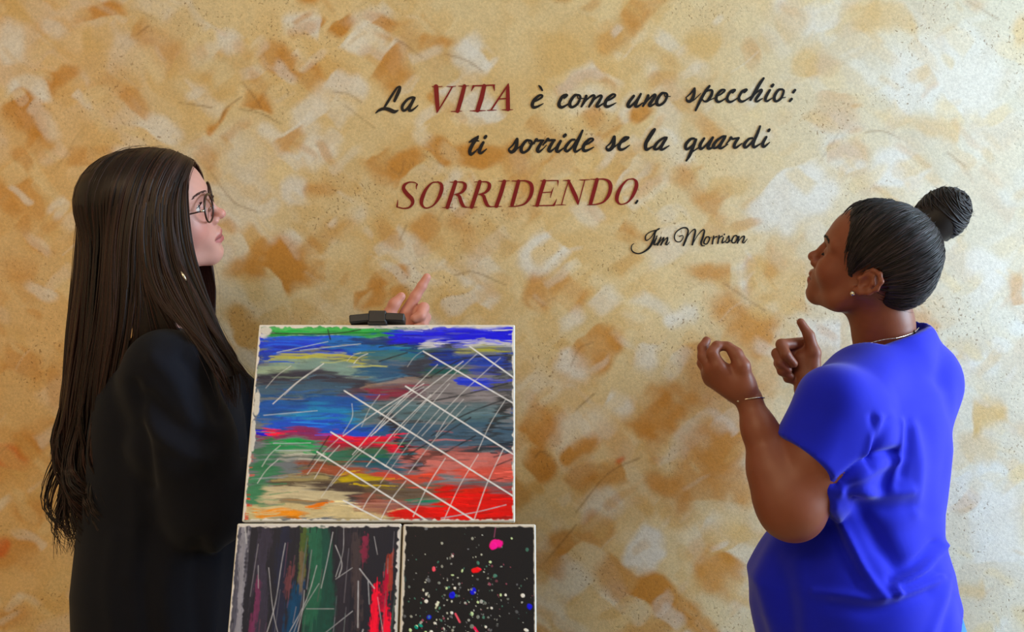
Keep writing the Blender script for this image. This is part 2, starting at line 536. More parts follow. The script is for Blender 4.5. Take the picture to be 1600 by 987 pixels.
# ------------------------------------------------------------------ the room
def wall_paint(px, py, nz):
    """ochre wash put on with a trowel: base tones, then patch over patch, with some shade and light tint painted in"""
    sh = px.shape
    n1 = nz(0, 7)
    n2 = nz(1, 22)
    n3 = nz(2, 60)
    wx = (nz(3, 30) - 0.5) * 34 + (nz(13, 90) - 0.5) * 14
    wy = (nz(4, 30) - 0.5) * 34 + (nz(14, 90) - 0.5) * 14
    t3, t4 = nz(7, 34, 42, 2.6), nz(8, 34, -42, 2.6)
    n4 = nz(15, 130)
    sw = sstep(0.42, 0.58, nz(9, 9))
    fine = t3 * (1 - sw) + t4 * sw
    cream, tan, ora, deep, wht, brn = (srgb(*c) for c in ((216, 196, 152), (206, 172, 112), (192, 134, 56), (204, 96, 34), (218, 216, 210), (128, 92, 50)))
    right = sstep(950, 1550, px) * (1 - sstep(2100, 2600, px))
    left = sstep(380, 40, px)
    cloud = nz(10, 10) * 0.6 + nz(11, 24) * 0.4
    C = cream[None, None] + (tan - cream)[None, None] * (sstep(0.38, 0.66, n1 * 0.4 + n2 * 0.35 + fine * 0.25 + 0.05 * left) * 0.8)[..., None]
    C = C + (wht - C) * (sstep(0.50, 0.66, cloud) * 0.5)[..., None]
    rs = random.Random(5)
    xs_, ys_ = px[0], py[:, 0]

    def patch(cx, cy, L, W, ang, col, st, sharp=None, edge=None):
        nonlocal C
        a = math.radians(ang)
        R = max(L, W) * 1.0 + 40
        x0, x1 = np.searchsorted(xs_, (cx - R, cx + R))
        y1, y0 = len(ys_) - np.searchsorted(ys_[::-1], (cy - R, cy + R))
        if x1 - x0 < 2 or y1 - y0 < 2: return
        s = (slice(y0, y1), slice(x0, x1))
        dx, dy = px[s] - cx + wx[s], py[s] - cy + wy[s]
        u = dx * math.cos(a) + dy * math.sin(a)
        v = -dx * math.sin(a) + dy * math.cos(a) + 0.0022 * u * u * (1 if (cx + cy) % 2 > 1 else -1)
        crisp = sharp is not None or rs.random() < .5
        sharp = rs.choice((0, 1, 2, 3)) if sharp is None else sharp
        L, W = L * 1.12, W * 1.12
        so = [max(14, 0.42 * L), max(14, 0.42 * L), max(14, 0.48 * W), max(14, 0.48 * W)]
        so[sharp] = 7 if crisp else 18
        if edge:
            so[(sharp + 2) % 4] = 5
        ed = (L / 2 - u, L / 2 + u, W / 2 - v, W / 2 + v)
        k = sstep(0, so[0], ed[0]) * sstep(0, so[1], ed[1]) * sstep(0, so[2], ed[2]) * sstep(0, so[3], ed[3])
        k = sstep(0.05, 0.9, k + (n2[s] * 0.2 + n3[s] * 0.3 + n4[s] * 0.25 + fine[s] * 0.25 - 0.5) * 2.2 * sstep(0, 0.3, k))
        k = np.clip(k * st * (0.45 + 1.1 * (n3[s] * 0.3 + n4[s] * 0.3 + fine[s] * 0.4)), 0, 1)[..., None]
        C[s] = C[s] + (col - C[s]) * k

    # the whole wall is laid patch over patch, crosswise, like scales
    for i in range(2300):
        x, y = rs.uniform(-700, 2400), rs.uniform(-300, 1300)
        L = rs.uniform(45, 105)
        t = rs.random()
        col = cream + (tan - cream) * rs.random() if t < .5 else (wht + (cream - wht) * rs.random() if t < .8 else tan + (ora - tan) * rs.random() * (.3 if x > 1150 else .9))
        patch(x, y, L, L * rs.uniform(0.45, 0.85), rs.choice((-42, 38, 45, -36)) + rs.uniform(-9, 9), col, rs.uniform(0.4, 1.0), rs.choice((0, 1, 2, 3, None)))
    C = C + (srgb(206, 210, 208) - C) * (0.55 * right)[..., None]  # paler right side, the cool window light mixed into its colour
    C = C + (srgb(206, 158, 98) - C) * (0.42 * left)[..., None]  # warm light of the left side mixed into the wall colour
    C = C * (0.82 + 0.36 * (fine * 0.5 + n3 * 0.2 + n4 * 0.3))[..., None]
    O, Y, W_, D_, B_ = ora, tan, wht, deep, brn
    spots = [
        # pale places first
        (25, 60, 60, 90, 0, W_, .7), (85, 40, 60, 40, 30, W_, .5), (240, 20, 110, 50, 20, W_, .5), (352, 62, 50, 80, -35, W_, .7), (45, 140, 90, 60, 0, W_, .8),
        (255, 192, 110, 50, 35, W_, .7), (465, 30, 70, 60, 0, W_, .7), (610, 85, 90, 60, 40, W_, .5), (548, 145, 80, 50, 40, W_, .6), (735, 75, 50, 70, 40, W_, .8),
        (470, 295, 60, 60, 0, W_, .7), (640, 390, 80, 60, 40, W_, .5), (1500, 110, 220, 170, 0, W_, .7), (1400, 262, 110, 70, 10, W_, .9), (1250, 320, 150, 100, -30, W_, .8),
        (1545, 420, 90, 80, 30, W_, .7), (1560, 810, 90, 130, 0, W_, .6), (1000, 855, 70, 90, 30, W_, 1), (970, 632, 60, 60, 20, W_, .9), (890, 575, 80, 60, 20, W_, .8),
        (1000, 575, 70, 60, 0, W_, .7), (1062, 495, 80, 50, -30, W_, .8), (890, 505, 80, 40, -30, W_, .6), (930, 790, 90, 70, -35, W_, .7), (880, 900, 90, 70, -40, W_, .6),
        (1270, 520, 90, 90, 0, W_, .7), (1050, 380, 120, 60, -20, W_, .4), (750, 420, 80, 70, 20, W_, .3),
        # ochre places, and the shade left of the blue T-shirt painted in ochre
        (160, 12, 110, 36, 0, O, .85), (45, 18, 80, 60, -30, Y, .7), (190, 45, 60, 60, 0, Y, .6), (103, 116, 70, 40, -35, O, .75), (46, 192, 90, 80, 40, O, .8), (60, 225, 60, 60, 40, O, .5),
        (260, 78, 120, 70, 35, O, .6), (215, 150, 80, 40, 40, O, .6), (315, 120, 90, 70, 40, Y, .7), (150, 60, 60, 60, 0, Y, .6), (140, 240, 90, 40, 0, O, .5), (325, 240, 70, 60, 30, O, .6), (335, 275, 40, 60, 40, O, .4),
        (410, 150, 70, 40, 15, O, .95, 2), (348, 175, 70, 20, -50, O, .9), (425, 75, 60, 60, 40, O, .6), (470, 100, 110, 50, 32, O, .75, 2), (534, 35, 60, 28, -42, O, .95, 3), (592, 28, 90, 32, 35, O, .85, 2), (685, 68, 90, 34, -8, O, .7),
        (617, 125, 110, 70, -45, O, .8, 3), (630, 250, 80, 46, -38, O, .95, 2), (690, 235, 80, 42, 38, O, .85, 2), (752, 245, 90, 50, 0, O, .8), (800, 255, 90, 60, 40, O, .6), (850, 272, 90, 50, -30, O, .55), (945, 245, 60, 60, 0, Y, .6),
        (510, 292, 60, 40, 0, O, .6), (372, 420, 80, 70, 0, O, .85), (452, 395, 100, 90, 40, O, 1), (470, 420, 70, 60, 0, O, .6), (405, 390, 60, 40, -40, O, .6), (590, 360, 80, 50, 50, Y, .5), (610, 437, 90, 40, -20, O, .75), (583, 468, 60, 36, 0, O, .8), (730, 470, 120, 50, -20, Y, .6),
        (872, 78, 80, 60, 0, Y, .8), (1000, 20, 80, 50, -35, O, .6, 3), (1040, 0, 80, 30, 0, O, .5), (1092, 72, 70, 80, 20, Y, .8), (1040, 136, 80, 46, 0, O, .5), (928, 187, 50, 36, 40, O, .6), (994, 180, 66, 50, -30, O, .95), (1100, 200, 90, 50, 30, O, .55), (1082, 290, 120, 56, 30, O, .65), (1150, 285, 80, 50, 0, Y, .6),
        (1260, 90, 50, 50, 0, Y, .6), (1310, 190, 100, 80, 10, O, .4), (1345, 172, 40, 20, 0, O, .6), (1445, 190, 110, 60, 10, Y, .5), (1370, 20, 120, 60, 0, Y, .6), (1330, 240, 70, 50, 0, O, .35), (1592, 40, 40, 80, 0, Y, .6), (1593, 452, 46, 60, 0, O, .5), (1553, 640, 60, 90, -10, Y, .8), (1530, 690, 80, 60, 30, Y, .4), (1510, 925, 60, 50, 0, Y, .5), (1500, 540, 60, 50, 0, Y, .3),
        (842, 455, 70, 80, 20, O, .75), (852, 510, 60, 60, 45, Y, .7), (937, 556, 110, 80, -38, O, .95, 3), (1095, 430, 80, 60, 0, O, .8), (1146, 490, 150, 100, 35, O, .85), (1190, 430, 90, 90, 0, O, .6), (848, 660, 90, 66, 45, O, .75, 2), (844, 724, 80, 50, 40, O, .8, 2), (910, 738, 60, 70, 45, O, .65),
        (970, 716, 30, 18, -22, D_, 1.3), (1022, 655, 130, 100, 42, O, .95), (1052, 620, 120, 60, 40, O, .7), (1060, 772, 120, 80, 45, O, .8), (1105, 700, 140, 150, 0, O, .6), (1145, 745, 100, 130, 0, O, .6), (1100, 600, 120, 120, 0, O, .55),
        (1185, 560, 130, 200, 10, O, .5), (1205, 450, 110, 150, 0, Y, .7), (1150, 640, 140, 160, 30, O, .45), (1225, 400, 70, 110, 10, O, .4),  # wall shade beside the T-shirt figure, put in as colour
        (877, 840, 70, 46, -40, O, .75, 2), (928, 818, 80, 56, 36, O, .6, 2), (955, 905, 100, 66, 36, O, .6, 3), (1021, 916, 90, 56, 38, O, 1, 2), (1072, 952, 130, 66, 40, O, .8), (1125, 905, 130, 90, 30, O, .85), (862, 970, 80, 30, 45, Y, .6), (1130, 830, 100, 60, -30, Y, .7),
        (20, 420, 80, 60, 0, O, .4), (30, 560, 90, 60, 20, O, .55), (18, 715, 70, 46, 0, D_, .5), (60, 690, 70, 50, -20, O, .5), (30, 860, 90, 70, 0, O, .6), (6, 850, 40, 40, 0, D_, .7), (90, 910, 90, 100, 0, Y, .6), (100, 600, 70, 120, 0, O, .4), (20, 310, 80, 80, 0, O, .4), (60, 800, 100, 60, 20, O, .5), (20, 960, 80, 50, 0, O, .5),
    ]
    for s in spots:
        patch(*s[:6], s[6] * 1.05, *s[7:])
    # last thin passes of the trowel break the washes up
    for i in range(2000):
        x, y = rs.uniform(-300, 1900), rs.uniform(-150, 1150)
        L = rs.uniform(30, 80)
        t = rs.random()
        col = cream if t < .35 else (wht if t < .55 else (tan if t < .85 else ora))
        patch(x, y, L, L * rs.uniform(0.25, 0.6), rs.choice((-42, 38, 45, -36)) + rs.uniform(-9, 9), col, rs.uniform(0.2, 0.55) * (.6 if x > 1200 and t > .55 else 1), rs.choice((0, 1, 2, 3)))
    # fine trowel scratches and ridge lines
    def line(pts, w, col, st):
        nonlocal C
        p = catmull(pts, 8)
        m = (px > p[:, 0].min() - 12) & (px < p[:, 0].max() + 12) & (py > p[:, 1].min() - 12) & (py < p[:, 1].max() + 12)
        if not m.any(): return
        iy, ix = np.nonzero(m)
        s = (slice(iy.min(), iy.max() + 1), slice(ix.min(), ix.max() + 1))
        d = np.full(px[s].shape, 1e9)
        for a, b in zip(p[:-1], p[1:]):
            v = b - a
            t = np.clip(((px[s] - a[0]) * v[0] + (py[s] - a[1]) * v[1]) / max(v @ v, 1e-9), 0, 1)
            d = np.minimum(d, np.hypot(px[s] - a[0] - t * v[0], py[s] - a[1] - t * v[1]))
        k = (sstep(w + 2.0, w * 0.3, d) * st * (0.4 + 0.9 * n3[s]))[..., None]
        C[s] = C[s] + (col - C[s]) * k
    for pts in (((343, 190), (355, 168), (377, 152)), ((378, 128), (392, 145), (408, 168)), ((375, 170), (410, 178), (437, 193)), ((215, 54), (233, 40)), ((520, 143), (545, 147), (565, 160)), ((540, 165), (585, 200)), ((620, 62), (640, 75), (660, 90)),
                ((695, 84), (730, 95), (755, 112)), ((1015, 177), (1000, 190)), ((330, 270), (365, 315), (400, 330)), ((635, 352), (625, 375)), ((710, 430), (740, 425), (790, 445)), ((610, 262), (625, 272), (632, 250)), ((660, 240), (690, 258)),
                ((1130, 442), (1160, 462), (1195, 485)), ((892, 572), (905, 545), (925, 535)), ((900, 640), (928, 615)), ((1352, 206), (1380, 205), (1405, 216)), ((836, 715), (845, 705), (858, 712)), ((1480, 238), (1508, 260)), ((900, 800), (950, 740), (1000, 715)), ((850, 880), (900, 820)), ((1510, 0), (1560, 30)), ((280, 160), (330, 168))):
        line([np.array(q, float) for q in pts], 0.8, brn, .5)
    for i in range(120):
        x, y, a, l = rs.uniform(-200, 1800), rs.uniform(-100, 1100), math.radians(rs.choice((-45, 40)) + rs.uniform(-15, 15)), rs.uniform(15, 60)
        q = np.array([[x, y], [x + l * math.cos(a) * .5, y + l * math.sin(a) * .5 + rs.uniform(-4, 4)], [x + l * math.cos(a), y + l * math.sin(a)]])
        line(q, 0.7, rs.choice((brn, wht)), rs.uniform(.1, .3))
    return C


def build_wall():
    xs = np.r_[np.linspace(-2.4, -1.3, 22)[:-1], np.linspace(-1.3, 1.3, 740), np.linspace(1.3, 2.6, 26)[1:]]
    zs = np.r_[np.linspace(0, 0.55, 12)[:-1], np.linspace(0.55, 2.12, 450), np.linspace(2.12, 2.7, 12)[1:]]
    X, Z = np.meshgrid(xs, zs)
    px, py = CX + X / WALLY * FPX, CY - (Z - CAMZ) / WALLY * FPX

    def nz(seed, cells, ang=0.0, stretch=1.0):
        N = vnoise((900, 900), (cells * 1.5, cells * 1.5), 100 + seed, 4)
        a = math.radians(ang)
        u = (X * math.cos(a) - (Z - 1.35) * math.sin(a)) / stretch
        v = X * math.sin(a) + (Z - 1.35) * math.cos(a)
        iz = np.clip((v + 2.9) / 5.8 * 899, 0, 898.99)
        ixx = np.clip((u + 2.9) / 5.8 * 899, 0, 898.99)
        a, b = iz.astype(int), ixx.astype(int)
        fa, fb = iz - a, ixx - b
        return (N[a, b] * (1 - fa) + N[a + 1, b] * fa) * (1 - fb) + (N[a, b + 1] * (1 - fa) + N[a + 1, b + 1] * fa) * fb
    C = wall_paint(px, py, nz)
    nzr, nx = X.shape
    V = np.stack([X.ravel(), np.full(X.size, WALLY), Z.ravel()], 1)
    i = np.arange(nzr - 1)[:, None] * nx + np.arange(nx - 1)[None, :]
    F = np.stack([i, i + 1, i + nx + 1, i + nx], -1).reshape(-1, 4)
    m, nt, p = newmat('trowelled_ochre_plaster')
    at = node(nt, 'ShaderNodeAttribute', attribute_name='Col')
    tc = node(nt, 'ShaderNodeTexCoord')
    p.inputs['Roughness'].default_value = 0.62
    p.inputs['Specular IOR Level'].default_value = 0.3
    # grain
    g = node(nt, 'ShaderNodeTexNoise')
    g.inputs['Scale'].default_value = 190
    g.inputs['Detail'].default_value = 6
    g.inputs['Roughness'].default_value = 0.75
    nt.links.new(tc.outputs['Object'], g.inputs['Vector'])
    # pits come in flocks
    fl = node(nt, 'ShaderNodeTexNoise')
    fl.inputs['Scale'].default_value = 6.5
    fl.inputs['Detail'].default_value = 3
    nt.links.new(tc.outputs['Object'], fl.inputs['Vector'])
    flr = node(nt, 'ShaderNodeMapRange')
    flr.inputs['From Min'].default_value = 0.48
    flr.inputs['From Max'].default_value = 0.62
    nt.links.new(fl.outputs['Fac'], flr.inputs['Value'])
    pit = node(nt, 'ShaderNodeTexNoise')
    pit.inputs['Scale'].default_value = 170
    pit.inputs['Detail'].default_value = 2
    nt.links.new(tc.outputs['Object'], pit.inputs['Vector'])
    pr = node(nt, 'ShaderNodeMapRange')
    pr.inputs['From Min'].default_value = 0.61
    pr.inputs['From Max'].default_value = 0.70
    nt.links.new(pit.outputs['Fac'], pr.inputs['Value'])
    pm = node(nt, 'ShaderNodeMath', operation='MULTIPLY')
    nt.links.new(pr.outputs[0], pm.inputs[0])
    nt.links.new(flr.outputs[0], pm.inputs[1])
    # colour: grain lightens and darkens the wash, pits hold brown pigment
    gm = node(nt, 'ShaderNodeMapRange')
    gm.inputs['From Min'].default_value = 0.3
    gm.inputs['From Max'].default_value = 0.7
    gm.inputs['To Min'].default_value = 0.80
    gm.inputs['To Max'].default_value = 1.16
    nt.links.new(g.outputs['Fac'], gm.inputs['Value'])
    vm = node(nt, 'ShaderNodeVectorMath', operation='SCALE')
    nt.links.new(at.outputs['Color'], vm.inputs[0])
    nt.links.new(gm.outputs[0], vm.inputs['Scale'])
    mx = node(nt, 'ShaderNodeMixRGB')
    nt.links.new(vm.outputs[0], mx.inputs[1])
    mx.inputs[2].default_value = (*srgb(120, 88, 48), 1)
    pk = node(nt, 'ShaderNodeMath', operation='MULTIPLY')
    pk.inputs[1].default_value = 0.62
    nt.links.new(pm.outputs[0], pk.inputs[0])
    nt.links.new(pk.outputs[0], mx.inputs[0])
    nt.links.new(mx.outputs[0], p.inputs['Base Color'])
    hs = node(nt, 'ShaderNodeMath', operation='SUBTRACT')
    nt.links.new(g.outputs['Fac'], hs.inputs[0])
    nt.links.new(pm.outputs[0], hs.inputs[1])
    b = node(nt, 'ShaderNodeBump')
    b.inputs['Strength'].default_value = 0.35
    b.inputs['Distance'].default_value = 0.002
    nt.links.new(hs.outputs[0], b.inputs['Height'])
    nt.links.new(b.outputs[0], p.inputs['Normal'])
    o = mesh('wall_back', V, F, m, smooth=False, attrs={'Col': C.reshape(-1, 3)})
    tag(o, 'ochre and cream trowelled plaster wall behind the two people', None, None, 'structure')


build_wall()
RX0, RX1, RY0, RZ1 = -2.4, 2.6, -2.2, 2.7
M_room = plain('painted_plaster', (214, 196, 160), 0.8, bump=(90, 0.2, 0.001), var=0.05)
M_ceil = plain('white_ceiling_paint', (228, 222, 210), 0.85, bump=(60, 0.1, 0.001), var=0.03)
M_frame = plain('white_window_frame', (225, 224, 220), 0.4, var=0.03)


def slab(name, lo, hi, mat):
    lo, hi = np.array(lo, float), np.array(hi, float)
    return MB().box((lo + hi) / 2, (hi - lo) / 2).build(name, mat)


def floor_mat():
    m, nt, p = newmat('beige_floor_tiles')
    tc = node(nt, 'ShaderNodeTexCoord')
    br = node(nt, 'ShaderNodeTexBrick')
    br.offset = 0
    br.inputs['Scale'].default_value = 1
    br.inputs['Brick Width'].default_value = 0.33
    br.inputs['Row Height'].default_value = 0.33
    br.inputs['Mortar Size'].default_value = 0.004
    br.inputs['Color1'].default_value = (*srgb(178, 158, 128), 1)
    br.inputs['Color2'].default_value = (*srgb(168, 148, 118), 1)
    br.inputs['Mortar'].default_value = (*srgb(120, 108, 92), 1)
    nt.links.new(tc.outputs['Object'], br.inputs['Vector'])
    nt.links.new(br.outputs['Color'], p.inputs['Base Color'])
    p.inputs['Roughness'].default_value = 0.35
    return m


tag(slab('floor', (RX0, RY0, -0.1), (RX1, WALLY, 0), floor_mat()), kind='structure')
tag(slab('ceiling', (RX0, RY0, RZ1), (RX1, WALLY, RZ1 + 0.1), M_ceil), kind='structure')
tag(slab('wall_left', (RX0 - 0.12, RY0, 0), (RX0, WALLY, RZ1), M_room), kind='structure')


def wall_with_window(name, wname, ax, pos, thick, a0, a1, w0, w1, z0, z1):
    """a wall with one opening and the window frame in it; ax = the axis the wall runs along"""
    mb = MB()

    def bx(m, u0, u1, q0, q1, t0=pos, t1=pos + thick):
        lo, hi = [0, 0, q0], [0, 0, q1]
        lo[ax], hi[ax] = u0, u1
        lo[1 - ax], hi[1 - ax] = min(t0, t1), max(t0, t1)
        lo, hi = np.array(lo, float), np.array(hi, float)
        m.box((lo + hi) / 2, (hi - lo) / 2)
    bx(mb, a0, w0, 0, RZ1)
    bx(mb, w1, a1, 0, RZ1)
    bx(mb, w0, w1, 0, z0)
    bx(mb, w0, w1, z1, RZ1)
    tag(mb.build(name, M_room), kind='structure')
    f = MB()
    t0, t1 = pos + thick * 0.3, pos + thick * 0.65
    s = 0.05
    for u0, u1, q0, q1 in ((w0, w0 + s, z0, z1), (w1 - s, w1, z0, z1), (w0, w1, z0, z0 + s), (w0, w1, z1 - s, z1), ((w0 + w1) / 2 - s / 2, (w0 + w1) / 2 + s / 2, z0, z1)):
        bx(f, u0, u1, q0, q1, t0, t1)
    tag(f.build(wname, M_frame), kind='structure')


wall_with_window('wall_right', 'window_1', 1, RX1, 0.16, RY0, WALLY, 0.35, 1.65, 0.95, 2.4)
tag(slab('wall_front', (RX0, RY0 - 0.12, 0), (RX1, RY0, RZ1), M_room), kind='structure')


# ------------------------------------------------------------------ the lettering on the wall
M_ink = plain('black_lettering_paint', (12, 11, 15), 0.55, var=0.1, spec=.3)
M_red = plain('dark_red_lettering_paint', (122, 8, 10), 0.55, var=0.12, spec=.3, vscale=18)


def letter(strokes, parent, mat, ox, oy, sc):
    """flat brush strokes: (x, y, width) points in a tracing frame at ox, oy with sc tracing units to one picture unit"""
    V, F, n = [], [], 0
    yw = WALLY - 0.0012
    fat = 1.22 if mat is M_ink else 1.1
    k = WALLY / FPX
    th = np.arange(10) * 2 * np.pi / 10
    for st in strokes:
        q = catmull(np.array(st, float), 7)
        q = np.c_[((q[:, 0] / sc + ox) - CX) * k, CAMZ + (CY - (q[:, 1] / sc + oy)) * k, np.maximum(q[:, 2], 3) * fat / sc * k * 0.5]
        t = np.gradient(q[:, :2], axis=0)
        t /= np.linalg.norm(t, axis=1)[:, None] + 1e-12
        nn = np.c_[-t[:, 1], t[:, 0]] * q[:, 2:3]
        A, B = q[:, :2] + nn, q[:, :2] - nn
        m = len(q)
        V += [np.c_[A[:, 0], np.full(m, yw), A[:, 1]], np.c_[B[:, 0], np.full(m, yw), B[:, 1]]]
        i = np.arange(m - 1)
        F.append(np.stack([i + n, i + 1 + n, i + 1 + m + n, i + m + n], 1))
        n += 2 * m
        yw -= 5e-6
        for c in q[::2].tolist() + [q[-1].tolist()]:
            V.append(np.c_[c[0] + c[2] * np.cos(th), np.full(10, yw), c[1] + c[2] * np.sin(th)])
            F.append(np.arange(10).reshape(1, 10) + n)
            n += 10
            yw -= 5e-6
    mesh('letter', np.concatenate(V), F, mat, parent, smooth=False)


def sh(strokes, dx, dy):
    return [[(x + dx, y + dy, w) for x, y, w in s] for s in strokes]


def text_line(name, label, px, py):
    o = empty(name, tuple(P(px, py, WALLY)))
    tag(o, label, 'lettering')
    return o


# first line
T = text_line('wall_lettering', 'topmost line of the quotation, black brush script with one red capital word', 915, 180)
f1, f2, f3 = (580, 120, 6.667), (820, 120, 6.667), (1050, 110, 7.619)
letter([[(243, 252, 24), (262, 210, 28), (288, 152, 30), (302, 112, 22), (290, 104, 16), (262, 125, 18), (215, 195, 22), (165, 275, 22), (138, 320, 18)],
        [(48, 378, 10), (85, 348, 22), (140, 332, 28), (195, 345, 34), (240, 364, 32), (283, 350, 8)]], T, M_ink, *f1)
letter([[(455, 218, 16), (425, 215, 20), (375, 240, 22), (330, 295, 26), (324, 335, 26), (345, 353, 22), (385, 320, 20), (440, 240, 20)],
        [(448, 225, 26), (420, 280, 28), (397, 330, 28), (402, 352, 26), (430, 347, 18), (465, 320, 12), (488, 298, 8)]], T, M_ink, *f1)
letter([[(676, 102, 44), (684, 220, 42), (692, 330, 34), (684, 374, 8)], [(845, 105, 14), (770, 235, 14), (690, 365, 12)], [(634, 103, 6), (690, 105, 10), (742, 101, 6)], [(788, 101, 6), (840, 103, 10), (882, 99, 6)]], T, M_red, *f1)
letter([[(972, 97, 36), (940, 220, 40), (900, 358, 38)], [(910, 97, 6), (965, 98, 10), (1018, 93, 6)], [(833, 362, 6), (895, 360, 10), (945, 358, 6)]], T, M_red, *f1)
letter([[(1178, 96, 40), (1150, 215, 44), (1108, 350, 42)], [(1060, 95, 12), (1170, 92, 14), (1286, 86, 12)], [(1066, 99, 24), (1054, 125, 14), (1042, 152, 4)], [(1276, 92, 22), (1280, 120, 14), (1284, 150, 4)],
        [(1030, 355, 6), (1110, 355, 12), (1190, 352, 6)]], T, M_red, *f1)
letter([[(1425, 82, 12), (1340, 210, 16), (1250, 345, 16)], [(1430, 74, 10), (1424, 120, 30), (1424, 220, 38), (1425, 338, 40)], [(1335, 232, 12), (1410, 226, 12)], [(1208, 352, 6), (1255, 348, 10), (1305, 347, 6)],
        [(1362, 345, 6), (1420, 344, 12), (1478, 342, 6)]], T, M_red, *f1)
E_ = [[(85, 265, 12), (130, 245, 16), (178, 212, 18), (180, 194, 18), (150, 195, 20), (100, 240, 28), (78, 290, 30), (92, 318, 28), (130, 312, 20), (192, 280, 8)]]
O_ = [[(560, 190, 18), (520, 195, 24), (475, 255, 28), (470, 300, 30), (500, 316, 22), (550, 280, 22), (578, 215, 22), (560, 190, 18), (548, 205, 10), (560, 225, 10), (610, 225, 8)]]
letter(E_ + [[(148, 94, 14), (163, 112, 22), (182, 142, 16)]], T, M_ink, *f2)
letter([[(412, 215, 26), (440, 194, 20), (425, 186, 18), (390, 210, 26), (360, 265, 28), (358, 300, 32), (385, 318, 26), (430, 298, 16), (480, 262, 8)]], T, M_ink, *f2)
letter(O_, T, M_ink, *f2)
letter([[(640, 200, 24), (625, 245, 28), (590, 310, 18)], [(590, 310, 12), (640, 245, 14), (700, 197, 18), (725, 202, 22), (705, 250, 26), (668, 312, 18)],
        [(668, 312, 12), (720, 240, 14), (780, 197, 18), (800, 207, 22), (775, 255, 26), (748, 300, 26), (765, 312, 20), (820, 275, 10)]], T, M_ink, *f2)
letter(sh(E_, 758, -8), T, M_ink, *f2)
U_ = [[(1135, 200, 24), (1085, 265, 28), (1074, 300, 30), (1095, 312, 22), (1150, 260, 16), (1205, 185, 16)], [(1208, 180, 20), (1165, 260, 28), (1152, 300, 28), (1175, 310, 20), (1230, 270, 8)]]
letter(U_, T, M_ink, *f2)
letter([[(1285, 195, 24), (1265, 245, 28), (1230, 305, 18)], [(1230, 305, 12), (1285, 240, 14), (1345, 187, 18), (1358, 200, 24), (1320, 255, 28), (1297, 292, 28), (1315, 303, 20), (1380, 262, 8)]], T, M_ink, *f2)
letter(sh(O_, 905, -20), T, M_ink, *f2)
letter([[(165, 325, 12), (215, 280, 16), (262, 222, 22), (268, 220, 22), (264, 265, 30), (250, 320, 32), (215, 368, 30), (180, 362, 26), (170, 338, 16)], [(215, 376, 16), (270, 345, 12), (340, 275, 8)]], T, M_ink, *f3)
letter([[(445, 187, 24), (400, 245, 28), (340, 350, 30), (280, 475, 22)], [(385, 265, 12), (440, 237, 20), (476, 245, 26), (465, 300, 30), (420, 362, 26), (385, 370, 18), (365, 350, 12)], [(430, 365, 12), (510, 325, 8)]], T, M_ink, *f3)
letter([[(530, 310, 12), (580, 285, 16), (625, 245, 20), (620, 230, 18), (585, 238, 24), (537, 290, 28), (524, 342, 32), (545, 374, 28), (590, 364, 18), (665, 315, 8)]], T, M_ink, *f3)
C_ = [[(720, 262, 26), (750, 237, 20), (735, 230, 18), (690, 260, 26), (657, 320, 28), (660, 358, 32), (690, 376, 26), (735, 360, 16), (805, 310, 8)]]
letter(C_, T, M_ink, *f3)
letter(sh(C_, 140, -4), T, M_ink, *f3)
letter([[(1090, 94, 22), (1040, 165, 32), (985, 260, 32), (932, 352, 24)], [(932, 352, 14), (1000, 270, 14), (1055, 230, 18), (1066, 243, 26), (1035, 290, 30), (997, 347, 28), (1010, 372, 22), (1075, 335, 10)]], T, M_ink, *f3)
letter([[(1165, 235, 24), (1130, 290, 30), (1110, 342, 30), (1130, 367, 22), (1200, 325, 8)], [(1203, 172, 28), (1187, 190, 30)]], T, M_ink, *f3)
letter([[(1310, 225, 20), (1265, 235, 26), (1222, 300, 30), (1218, 348, 30), (1245, 368, 24), (1298, 330, 24), (1328, 250, 24), (1310, 225, 20)], [(1298, 332, 12), (1352, 320, 8)]], T, M_ink, *f3)
letter([[(1463, 235, 26), (1442, 260, 28)], [(1423, 340, 26), (1400, 366, 24)]], T, M_ink, *f3)
# second line
T = text_line('wall_lettering', 'shorter black brush script line beneath the topmost line of the quotation', 965, 242)
f4, f5 = (720, 190, 6.667), (940, 190, 5.714)
letter([[(172, 168, 28), (125, 235, 30), (94, 305, 32), (108, 340, 28), (150, 312, 14), (175, 285, 8)], [(88, 214, 14), (130, 190, 26), (183, 152, 14)], [(110, 200, 20), (150, 197, 22), (190, 203, 10)]], T, M_ink, *f4)
I_ = [[(235, 217, 24), (203, 275, 30), (193, 315, 30), (215, 326, 22), (270, 285, 8)]]
letter(I_ + [[(262, 153, 26), (250, 168, 28)]], T, M_ink, *f4)
letter([[(500, 285, 12), (545, 240, 16), (583, 184, 22), (587, 195, 26), (581, 245, 30), (565, 290, 32), (530, 318, 28), (504, 302, 22), (500, 285, 14)], [(540, 318, 16), (585, 285, 12), (640, 240, 8)]], T, M_ink, *f4)
letter(sh(O_, 160, 5), T, M_ink, *f4)
R_ = [[(735, 250, 10), (770, 210, 20), (790, 186, 26), (800, 200, 22), (830, 195, 18), (862, 196, 18)], [(852, 200, 24), (817, 255, 28), (798, 297, 30), (815, 315, 22), (860, 280, 10), (892, 245, 8)]]
letter(R_, T, M_ink, *f4)
letter(sh(R_, 118, -4), T, M_ink, *f4)
letter(sh(I_, 805, -14) + [[(1090, 137, 26), (1075, 153, 28)]], T, M_ink, *f4)
letter([[(1185, 187, 18), (1150, 195, 22), (1097, 255, 28), (1088, 292, 28), (1110, 308, 22), (1160, 265, 18), (1210, 190, 18)], [(1268, 93, 18), (1235, 165, 28), (1197, 250, 30), (1185, 297, 28), (1205, 312, 20), (1262, 275, 8)]], T, M_ink, *f4)
letter(sh(E_, 1195, -15), T, M_ink, *f4)
